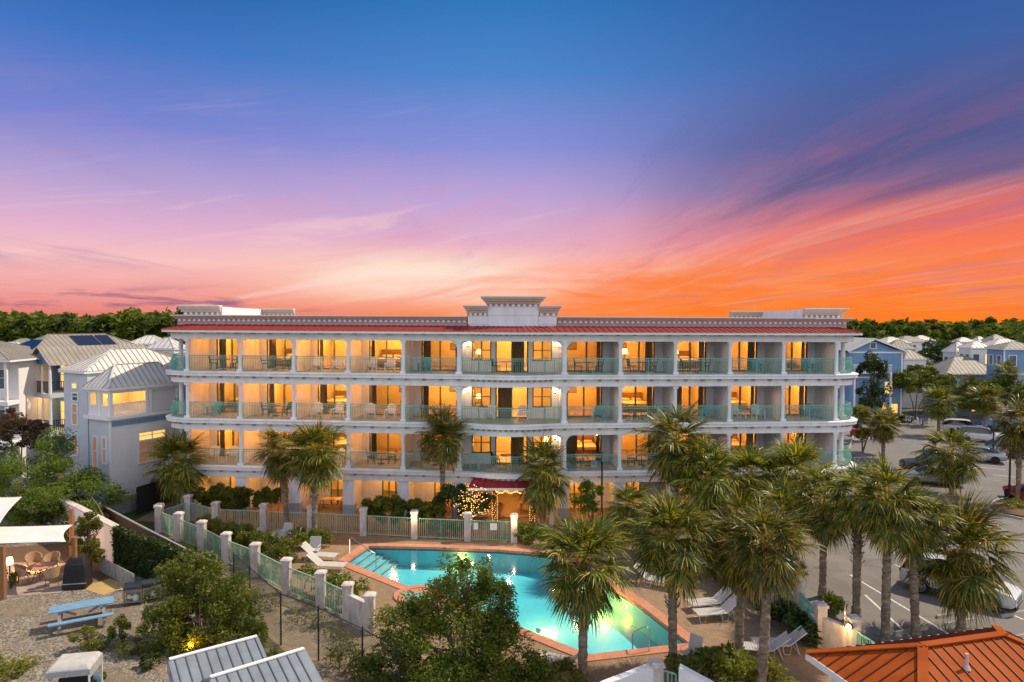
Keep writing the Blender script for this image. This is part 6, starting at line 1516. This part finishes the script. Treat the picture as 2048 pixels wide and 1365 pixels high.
for px, py, rz, lb in [(628,1116,90,'white strap chair facing the viewer beside the round clipped hedge'),(1382,1330,40,'wire framed chair at the near right corner of the pool'),(690,1205,200,'white chair hidden in the flowering hedge near the left coping')]:
    p = G(px, py); place(pc0, pu, (p.x,p.y,.004), R(rz), lb, 1.1, 'white patio chairs')
p = G(557,1092); t = thing('patio_table', 'round glass topped table with folded chairs at the left end of the deck', 'table', (p.x,p.y,.004))
MB().tube_z(0,0,[(.62,.70),(.62,.73)],22,0).build('tabletop', mat('aqua_glass_top', (.30,.46,.46), .15, .05, 2, spec=.8), t)
for k in range(4): a = PI/4+k*PI/2; MB().tube([(math.cos(a)*.2,math.sin(a)*.2,.70),(math.cos(a)*.5,math.sin(a)*.5,0)], .016, 6).build('leg', frame_w, t)
for k, (dx, dy, rz) in enumerate([(-.95,.1,170),(.9,.2,10),(.1,.95,80)]): place(pc0, pu, (p.x+dx,p.y+dy,.004), R(rz), ['white chair left of the round deck table','white chair right of the round deck table','white chair behind the round deck table'][k], 1.0, 'white patio chairs')

# ------------------------------------------------------------------ left yard
pt_ = G(165,1248); t = thing('picnic_table', 'weathered picnic table with blue painted top and benches on the gravel', 'picnic table', (pt_.x,pt_.y,0), R(30), sc=1.12)
for k in range(5): MB().box(-1.05,1.05,-.36+k*.146,-.36+k*.146+.138,.72,.76).build('top_plank', bluewood, t)
for sg in (-1,1): MB().box(-1.05,1.05,sg*.72-.13,sg*.72+.13,.42,.46).build('bench', bluewood, t)
for sx_ in (-.72,.72):
    l_ = MB(); l_.bar((sx_,-.26,.72),(sx_,-.62,0),.05,.10,up=(1,0,0)).bar((sx_,.26,.72),(sx_,.62,0),.05,.10,up=(1,0,0)).bar((sx_+.05,-.78,.38),(sx_+.05,.78,.38),.04,.10).bar((sx_+.05,-.34,.68),(sx_+.05,.34,.68),.04,.08); l_.build('leg_frame', greywood, t)
MB().bar((-.72,0,.68),(-.2,0,.40),.05,.08).bar((.72,0,.68),(.2,0,.40),.05,.08).build('brace', greywood, t)
# grills
gunmetal = mat('dark_grill_lid', (.07,.075,.08), .3, .2, 4, metal=.7)
def grill(px, py, rz, label):
    p = G(px, py); t = thing('gas_grill', label, 'grill', (p.x,p.y,0), R(rz), sc=.86)
    b_ = MB()
    for x in (-.42,.42):
        for y in (-.22,.22): b_.box(x-.03,x+.03,y-.03,y+.03,.06,.75)
    b_.box(-.45,.45,-.25,.25,.16,.20); b_.box(-.45,.45,-.27,.27,.72,.86); b_.box(-.85,-.45,-.22,.22,.82,.86); b_.box(.45,.85,-.22,.22,.82,.86); b_.build('cart', chrome, t)
    l_ = MB(); l_.tube([(-.44,.0,.90),(.44,.0,.90)], .27, 16); l_.build('lid', gunmetal, t, smooth=False); MB().tube([(-.3,-.30,.96),(.3,-.30,.96)], .018, 6).build('handle', dark, t)
    MB().tube_z(.1,0,[(.15,.21),(.16,.45),(.06,.55)],12,0).build('gas_bottle', white_p, t)
    for x in (-.40,.40):
        MB().tube([(x,-.24,.06),(x+.03,-.24,.06)], .06, 10).build('caster', rubber, t)
grill(268,1208,15,'stainless gas grill at the left of the pair'); grill(303,1200,35,'stainless gas grill half hidden by the big bush')
p = G(155,1174); t = thing('covered_grill', 'grill under a black fitted cover beside the sail post', 'grill', (p.x,p.y,0), R(10), sc=1.1)
c_ = MB().hexa([(-.5,-.38,.02),(.5,-.38,.02),(.5,.38,.02),(-.5,.38,.02),(-.42,-.30,1.0),(.42,-.30,1.0),(.42,.30,1.0),(-.42,.30,1.0)]).hexa([(-.42,-.30,1.0),(.42,-.30,1.0),(.42,.30,1.0),(-.42,.30,1.0),(-.30,-.16,1.32),(.30,-.16,1.32),(.30,.16,1.32),(-.30,.16,1.32)]).build('cover', black_c, t, bevel=.04)
MB().box(-.5,.5,-.39,-.36,.25,.29).build('strap', greywood, t)
# shade sails on wooden posts
def sail(name, label, corners, sag=.25, n=14):
    P = [Vector(c) for c in corners]; c0 = sum(P, Vector())/4; t = thing(name, label, 'shade sail', (c0.x,c0.y,0), 0, 'white shade sails'); mb = MB()
    for i in range(n+1):
        for j in range(n+1):
            u_, v_ = i/n, j/n; p = P[0].lerp(P[1],u_).lerp(P[3].lerp(P[2],u_), v_); pin = .10
            cu = (u_-.5)*4*v_*(1-v_)*0; q = p.copy()
            ex = (c0-p); q += ex*Vector((1,1,0)).length*0
            e = 4*u_*(1-u_); f = 4*v_*(1-v_)
            q.x += (c0.x-p.x)*pin*max(f*(abs(u_-.5)*2)**3, e*(abs(v_-.5)*2)**3); q.y += (c0.y-p.y)*pin*max(f*(abs(u_-.5)*2)**3, e*(abs(v_-.5)*2)**3)
            q.z -= sag*e*f; mb.v.append((q.x-c0.x,q.y-c0.y,q.z+.0))
    for i in range(n):
        for j in range(n): a = i*(n+1)+j; mb.f.append((a,a+1,a+n+2,a+n+1)); mb.mi.append(0)
    o = mb.build('cloth', sail_m, t, smooth=True); sm = o.modifiers.new('solid','SOLIDIFY'); sm.thickness = .006
    return t
sc = [G(-90,1092,2.35), G(132,1084,2.35), G(146,1050,2.45), G(-90,1055,2.6)]
sail('shade_sail', 'wide white shade sail over the rattan table', sc)
sc2 = [G(-70,1085,2.9), G(-2,1050,2.9), G(44,994,2.9), G(-70,990,2.9)]
sail('shade_sail', 'higher white shade sail cut by the left edge', sc2, .12)
def post(px, py, h, label):
    p = G(px, py); o = MB().box(-.09,.09,-.09,.09,0,h).build('wooden_post', brownwood); o.location = (p.x,p.y,0); tag(o, label, 'post', 'brown posts of the shade sails')
post(150,1174,2.45,'square brown post right in front of the black grill cover'); post(144,1112,2.6,'brown post behind the black grill cover'); post(7,1198,2.5,'brown post at the left edge in front of the patio'); post(40,1058,2.9,'brown post between the two shade sails')
# round table and rattan chairs
tp_ = G(83,1161); t = thing('patio_table', 'round terracotta coloured table under the wide shade sail', 'table', (tp_.x,tp_.y,.004))
MB().tube_z(0,0,[(.60,.70),(.61,.735)],24,0).build('tabletop', mat('terracotta_table', (.50,.26,.18), .6, .1, 4), t)
for k in range(4): a = PI/4+k*PI/2; MB().tube([(math.cos(a)*.15,math.sin(a)*.15,.70),(math.cos(a)*.42,math.sin(a)*.42,0)], .02, 6).build('leg', brownwood, t)
rc = thing('rattan_chair', '', 'chair', (0,0,0)); ru = []
MB().tube_z(0,0,[(.25,.40),(.27,.44)],16,0).build('seat', rattan, rc)
bk = MB(); n = 16
for k in range(n):
    a, a2 = R(-115+230*k/n), R(-115+230*(k+1)/n); hf = lambda a: .44+.42*(.5+.5*math.cos(a))**.8
    P = lambda a, r, z: (-r*math.cos(a)*-1, r*math.sin(a), z)
    bk.hexa([P(a,.27,.42),P(a2,.27,.42),P(a2,.25,.42),P(a,.25,.42),P(a,.34,hf(a)+.06),P(a2,.34,hf(a2)+.06),P(a2,.31,hf(a2)+.06),P(a,.31,hf(a)+.06)])
bk.build('backrest', rattan, rc)
for k in range(4): a = PI/4+k*PI/2; MB().tube([(math.cos(a)*.22,math.sin(a)*.22,.42),(math.cos(a)*.28,math.sin(a)*.28,0)], .016, 6).build('leg', brownwood, rc)
for px, py, lb in [(47,1168,'rattan chair on the left side of the round table'),(68,1146,'rattan chair behind the round table'),(104,1146,'rattan chair right behind the round table'),(104,1172,'rattan chair nearest the viewer at the round table'),(131,1160,'rattan chair turned aside next to the grill cover')]:
    p = G(px, py); place(rc, ru, (p.x,p.y,.004), math.atan2(p.y-tp_.y, p.x-tp_.x), lb, 1.1, 'tan rattan chairs')
p = G(20,1165); t = thing('patio_lamp', 'glowing orange lamp at the left side of the patio', 'lamp', (p.x,p.y,0)); MB().tube_z(0,0,[(.10,0),(.03,.05),(.03,.9)],10,0).build('pole', dark, t); MB().tube_z(0,0,[(.13,.9),(.16,1.0),(.12,1.25)],12,0).build('lamp_shade', shade_e, t); lamp('patio_light', (p.x-.1,p.y+1.6,.7), 190, (1,.48,.10), .1)
p = G(212,1174); o = MB().hexa([(-.9,-.7,0),(.9,-.7,0),(.9,.7,0),(-.9,.7,0),(-.9,-.7,.012),(.9,-.7,.012),(.9,.7,.012),(-.9,.7,.012)]).build('outdoor_mat', mat('straw_mat', (.46,.30,.11), .9, .15, 3)); o.location = (p.x,p.y,.002); o.rotation_euler = (0,0,R(-28)); tag(o, 'yellow straw mat lying on the gravel left of the grills', 'mat')
# golf cart
p = G(163,1415); t = thing('golf_cart', 'golf cart with white canvas roof at the bottom left edge', 'golf cart', (p.x,p.y-.3,0), R(12), sc=.93)
MB().box(-.62,.62,-1.0,1.0,.30,.62).box(-.58,.58,.45,.95,.62,.95).build('body', mat('cart_blue', (.10,.16,.22), .4), t, bevel=.05)
rf_ = MB(); n = 6
rf_.hexa([(-.72,-.62,1.80),(.72,-.62,1.80),(.72,.62,1.80),(-.72,.62,1.80),(-.60,-.48,1.96),(.60,-.48,1.96),(.60,.50,1.96),(-.60,.50,1.96)]); rf_.build('roof', mat('dusty_white_canvas', (.46,.44,.42), .8, .15, 3, .3, 8), t, bevel=.06)
for x in (-.66,.66):
    for y in (-.58,.58): MB().bar((x,y,.6),(x,y,1.82),.05).build('roof_post', white_p, t)
MB().box(-.70,.70,-.62,-.60,1.62,1.82).box(.68,.70,-.58,.6,1.5,1.8).box(-.70,-.68,-.58,.6,1.5,1.8).build('canvas_side', mat('grey_canvas', (.34,.36,.37), .7, .2, 4), t)
MB().box(-.55,.55,-.5,0,.62,.80).box(-.55,.55,.0,.12,.80,1.25).build('seat', black_c, t)
MB().tube([(-.3,-.62,1.05),(-.3,-.75,.95),(-.3,-.85,.7)], .02, 6).build('steering_column', dark, t)
for x in (-.55,.55):
    for y in (-.8,.8): MB().tube([(x-.09,y,.24),(x+.09,y,.24)], .24, 16).build('wheel', rubber, t)
# yard scrub
for px, py, w_, h_, m_, lb in [(200,1300,40,26,leaf_y,'low scrub right of the picnic table shadow'),(262,1310,60,34,leaf_m,'spiky low scrub before the shed'),(205,1360,26,14,leaf_y,'weed tuft right of the golf cart'),(300,1335,46,26,leaf_d,'dark low plant left of the shed'),(22,1352,60,16,leaf_y,'flat green weed patch in the lower left corner'),(20,1178,26,50,leaf_m,'leafy plant at the left edge beside the patio')]:
    shrub(px, py, w_, h_, m_, lb, n=700, leaf=.055, clumps=12)

# ------------------------------------------------------------------ hotel furnishings
def side(x_i):                    # bay number 1..11 from the left, 6 is the middle
    return (-1, 5-x_i) if x_i < 6 else (1, x_i-7)
ordn = ['','first','second','third','fourth','fifth','middle','seventh','eighth','ninth','tenth','eleventh']
floors = ['lowest','middle','top']
lampp = thing('table_lamp', '', 'lamp', (0,0,0)); lpu = []
MB().tube_z(0,0,[(.13,0),(.13,.02),(.03,.05),(.06,.2),(.02,.36)],12,0).build('base', brownwood, lampp); MB().tube_z(0,0,[(.22,.34),(.15,.66)],16,0).build('lamp_shade', shade_e, lampp)
stp = thing('side_table', '', 'table', (0,0,0)); stu = []
MB().box(-.3,.3,-.25,.25,.66,.70).build('tabletop', woodf, stp)
for x in (-.26,.26):
    for y in (-.21,.21): MB().box(x-.025,x+.025,y-.025,y+.025,0,.66).build('leg', woodf, stp)
pcp = None; pcu = []
pcp = thing('framed_picture', '', 'picture', (0,0,0)); MB().box(-.42,.42,-.03,0,-.3,.3).build('frame', woodf, pcp); MB().box(-.36,.36,-.04,-.03,-.24,.24).build('canvas', mat('picture_canvas', (.25,.22,.18), .7, .6, 3), pcp)
bdp = thing('bed', '', 'bed', (0,0,0)); bdu = []
MB().box(-.95,.95,-1.05,1.0,.15,.42).build('frame', woodf, bdp); MB().box(-.93,.93,-1.03,.95,.42,.70).build('mattress', linen, bdp, bevel=.06); MB().box(-.98,.98,1.0,1.08,.1,1.25).build('headboard', woodf, bdp)
for x in (-.45,.45): MB().box(x-.36,x+.36,.55,.92,.70,.86).build('pillow', linen, bdp, bevel=.05)
rg = random.Random(21)
for fi, z in enumerate(LV):
    for bi in range(1, 12):
        loc_ = f'{ordn[bi]} room from the left, {floors[fi]} balcony row' if bi != 6 else f'central room of the {floors[fi]} balcony row'
        if bi == 6:
            q = Vector((rg.choice((-2.4,2.5)), 49.6, z+.02)); rz = 0
        else:
            sd_, k = side(bi); q = W(sd_, BAY*k+rg.uniform(.7,1.9), BD+rg.uniform(2.4,3.6), z+.02); rz = sd_*TH
        if bi in (1,2,3,5,6,7,8,9,10,11) or fi == 1:
            place(stp, stu, q, rz, f'brown table under the lamp in the {loc_}', 1, 'side tables in the hotel rooms')
            place(lampp, lpu, q+Vector((0,0,.70)), rz, f'lit table lamp in the {loc_}', rg.uniform(.9,1.15), 'lit lamps in the hotel rooms')
        if bi != 6 and (fi*5+bi*3) % 7 < 3:
            sd_, k = side(bi); q = W(sd_, BAY*k+2.35, BD+RD-1.25, z+.02); place(bdp, bdu, q, sd_*TH, f'made bed in the {loc_}', 1, 'beds in the hotel rooms')
        if bi != 6 and rg.random() < .75:
            sd_, k = side(bi); q = W(sd_, BAY*k+rg.uniform(.9,1.9), BD+RD-.01, z+rg.uniform(1.45,1.7)); place(pcp, pcu, q, sd_*TH, f'framed picture in the {loc_}', rg.uniform(.7,1.15), 'framed pictures in the hotel rooms')
# balcony seats: adirondack chairs, dining chairs, small tables
ad = thing('adirondack_chair', '', 'chair', (0,0,0)); adu = []
bluep = mat('aqua_painted_wood', (.12,.38,.48), .6, .12, 4); whitep = white_p
def adirondack(root, m_):
    s_ = MB()
    for k in range(5): s_.hexa([(-.27,-.28+k*.11,.36-k*.022),(.27,-.28+k*.11,.36-k*.022),(.27,-.19+k*.11,.342-k*.022),(-.27,-.19+k*.11,.342-k*.022),(-.27,-.28+k*.11,.38-k*.022),(.27,-.28+k*.11,.38-k*.022),(.27,-.19+k*.11,.362-k*.022),(-.27,-.19+k*.11,.362-k*.022)])
    s_.build('seat', m_, root); b_ = MB()
    for k in range(5): x = -.24+k*.12; h_ = .98-.05*abs(k-2); b_.hexa([(x-.05,.24,.28),(x+.05,.24,.28),(x+.05,.27,.28),(x-.05,.27,.28),(x-.055,.50,h_),(x+.055,.50,h_),(x+.055,.53,h_),(x-.055,.53,h_)])
    b_.build('backrest', m_, root)
    for x in (-.33,.33): MB().box(x-.06,x+.06,-.34,.34,.55,.58).build('armrest', m_, root); MB().box(x-.03,x+.03,-.32,-.22,0,.55).box(x-.02,x+.02,.2,.3,0,.55).build('leg', m_, root)
adirondack(ad, bluep)
adw = thing('adirondack_chair', '', 'chair', (0,0,0)); adwu = []; adirondack(adw, whitep)
dc = thing('balcony_chair', '', 'chair', (0,0,0)); dcu = []
MB().box(-.24,.24,-.24,.24,.43,.47).build('seat', black_c, dc); MB().hexa([(-.24,.21,.47),(.24,.21,.47),(.24,.24,.47),(-.24,.24,.47),(-.22,.30,.95),(.22,.30,.95),(.22,.33,.95),(-.22,.33,.95)]).build('backrest', black_c, dc)
for x in (-.21,.21):
    for y in (-.21,.21): MB().box(x-.018,x+.018,y-.018,y+.018,0,.43).build('leg', black_c, dc)
    MB().box(x-.025,x+.025,-.22,.24,.66,.69).build('armrest', black_c, dc)
bt = thing('balcony_table', '', 'table', (0,0,0)); btu = []
MB().tube_z(0,0,[(.42,.70),(.42,.73)],18,0).build('tabletop', black_c, bt); MB().tube_z(0,0,[(.25,0),(.25,.02),(.03,.05),(.03,.70)],12,0).build('pedestal', black_c, bt)
dcl = mat('brown_wicker', (.12,.07,.045), .8, .3, 10)
for fi, z in enumerate(LV):
    for bi in range(1, 12):
        nm = f'{ordn[bi]} balcony from the left, {floors[fi]} row' if bi != 6 else f'curved central balcony of the {floors[fi]} row'
        P = (lambda s, t_: W(side(bi)[0], BAY*side(bi)[1]+s, t_, z)) if bi != 6 else (lambda s, t_: Vector((s*1.6-3.4, 44.9+t_, z)))
        r_ = rg.random()
        if fi == 2 and bi == 10 or (fi == 2 and bi == 11) or (fi == 0 and bi in (11,)) or (fi == 1 and bi in (1,7,9)) or r_ < .15:
            place(ad, adu, P(2.6, 1.3), rg.uniform(-.5,.5), f'aqua adirondack chair on the {nm}', 1, 'adirondack chairs')
        elif r_ < .38 or (fi == 1 and bi == 6):
            place(adw, adwu, P(1.2, 1.2), rg.uniform(-.5,.5), f'white adirondack chair, left one on the {nm}', 1, 'adirondack chairs')
            place(adw, adwu, P(2.6, 1.2), rg.uniform(-.5,.5), f'white adirondack chair, right one on the {nm}', 1, 'adirondack chairs')
        else:
            c_ = P(1.9, 1.35); place(bt, btu, c_, 0, f'round black table on the {nm}', 1, 'balcony tables')
            place(dc, dcu, c_+Vector((-.72,.1,0)), R(95)+rg.uniform(-.3,.3), f'black chair left of the table, {nm}', 1, 'black balcony chairs')
            place(dc, dcu, c_+Vector((.72,.15,0)), R(-95)+rg.uniform(-.3,.3), f'black chair right of the table, {nm}', 1, 'black balcony chairs')
# ground floor: lobby seats, string lights
wd = thing('dining_table', '', 'table', (0,0,0)); wdu = []
orw = mat('orange_wood', (.50,.26,.10), .5, .15, 4)
MB().box(-.7,.7,-.4,.4,.71,.75).build('tabletop', orw, wd)
for x in (-.62,.62):
    for y in (-.33,.33): MB().box(x-.03,x+.03,y-.03,y+.03,0,.71).build('leg', orw, wd)
wc2 = thing('dining_chair', '', 'chair', (0,0,0)); wcu = []
MB().tube_z(0,0,[(.23,.42),(.25,.46)],14,0).build('seat', orw, wc2); bk = MB()
for k in range(8):
    a, a2 = R(-80+160*k/8), R(-80+160*(k+1)/8); P = lambda a, r, zz: (r*math.cos(a), r*math.sin(a), zz); bk.hexa([P(a,.25,.46),P(a2,.25,.46),P(a2,.23,.46),P(a,.23,.46),P(a,.29,.85),P(a2,.29,.85),P(a2,.27,.85),P(a,.27,.85)])
bk.build('backrest', orw, wc2)
for k in range(4): a = PI/4+k*PI/2; MB().tube([(math.cos(a)*.2,math.sin(a)*.2,.42),(math.cos(a)*.24,math.sin(a)*.24,0)], .018, 6).build('leg', orw, wc2)
for x, y, rz, lb in [(-.9,44.2,0,'orange lit dining chair left of the lobby opening behind the gate pillar'),(-.8,45.3,1,'dining chair deeper in the lobby at the left'),(1.5,45.6,2.6,'dining chair at the lobby table right of the opening'),(2.4,44.3,3.1,'red brown dining chair beside the palm trunk under the awning'),(.9,46.9,1.6,'dining chair behind the lobby table')]: place(wc2, wcu, (x,y,.03), rz, lb, 1.05, 'dining chairs in the lobby')
place(wd, wdu, (1.3,46.3,.03), 0, 'wooden dining table inside the lit lobby', 1, 'dining tables')
for i, (s, lb) in enumerate([(1.8,'dining table on the ground floor terrace behind the tall left palms'),(5.4,'dining table on the ground floor terrace left of the wide pier'),(9.2,'dining table on the far left ground floor terrace')]):
    q = W(-1, s, 1.4); place(wd, wdu, (q.x,q.y,.01), 0, lb, 1, 'dining tables'); place(wc2, wcu, (q.x-.95,q.y,.01), PI, lb.replace('dining table','dining chair left of the table'), 1); place(wc2, wcu, (q.x+.95,q.y,.01), 0, lb.replace('dining table','dining chair right of the table'), 1)
q = W(1, 4.8, .9); t = place(adw, adwu, (q.x,q.y-1.6,.01), .4, 'white adirondack chair on the ground right of the wide pier', 1.05, 'adirondack chairs')
# fairy lights
sl_ = thing('string_lights', 'garland of warm fairy lights round the lobby opening under the red awning', 'string lights', (0,44.3,0)); mb = MB(); wr_ = MB(); rg2 = random.Random(3)
def bulb(mb, p, r=.022):
    x, y, z = p; mb.v += [(x+r,y,z),(x-r,y,z),(x,y+r,z),(x,y-r,z),(x,y,z+r),(x,y,z-r)]; b = len(mb.v)-6
    for f in ((0,2,4),(2,1,4),(1,3,4),(3,0,4),(2,0,5),(1,2,5),(3,1,5),(0,3,5)): mb.f.append(tuple(b+i for i in f)); mb.mi.append(0)
for k in range(150): u_ = k/149; bulb(mb, (-1.0+3.3*u_, -1.05+rg2.uniform(-.05,.05), 2.28-.14*abs(math.sin(u_*PI*5))+rg2.uniform(-.05,.05)))
for x in (-1.05, 1.35):
    for k in range(90): a = k*1.1; bulb(mb, (x+.17*math.cos(a), -.86+.17*math.sin(a), .3+k*.021))
mb.build('bulb', tiny_e, sl_); wr_.tube([(-1.1,-1.05,2.24),(.7,-1.05,2.15),(2.5,-1.05,2.24)], .008, 5).build('cable', dark, sl_)
b = G(905,1060); t2 = thing('string_lights', 'fairy lights scattered through the small magnolia left of the lobby', 'string lights', (b.x,b.y,0)); mb = MB()
P = D(945,1000,b.y-.1)
for k in range(170): a = rg2.uniform(0,6.28); r_ = rg2.uniform(.1,1.15)**.8; bulb(mb, (P.x-b.x+r_*math.cos(a)*1.1, rg2.uniform(-1.0,.5), P.z+r_*math.sin(a)*.95), .026)
mb.build('bulb', tiny_e, t2); lamp('tree_glow', (P.x, b.y-.9, 1.6), 30, (1,.58,.20), .1)
lamp('tree_glow', (D(1185,1010,44).x, 43.2, 1.2), 30, (1,.58,.20), .1)
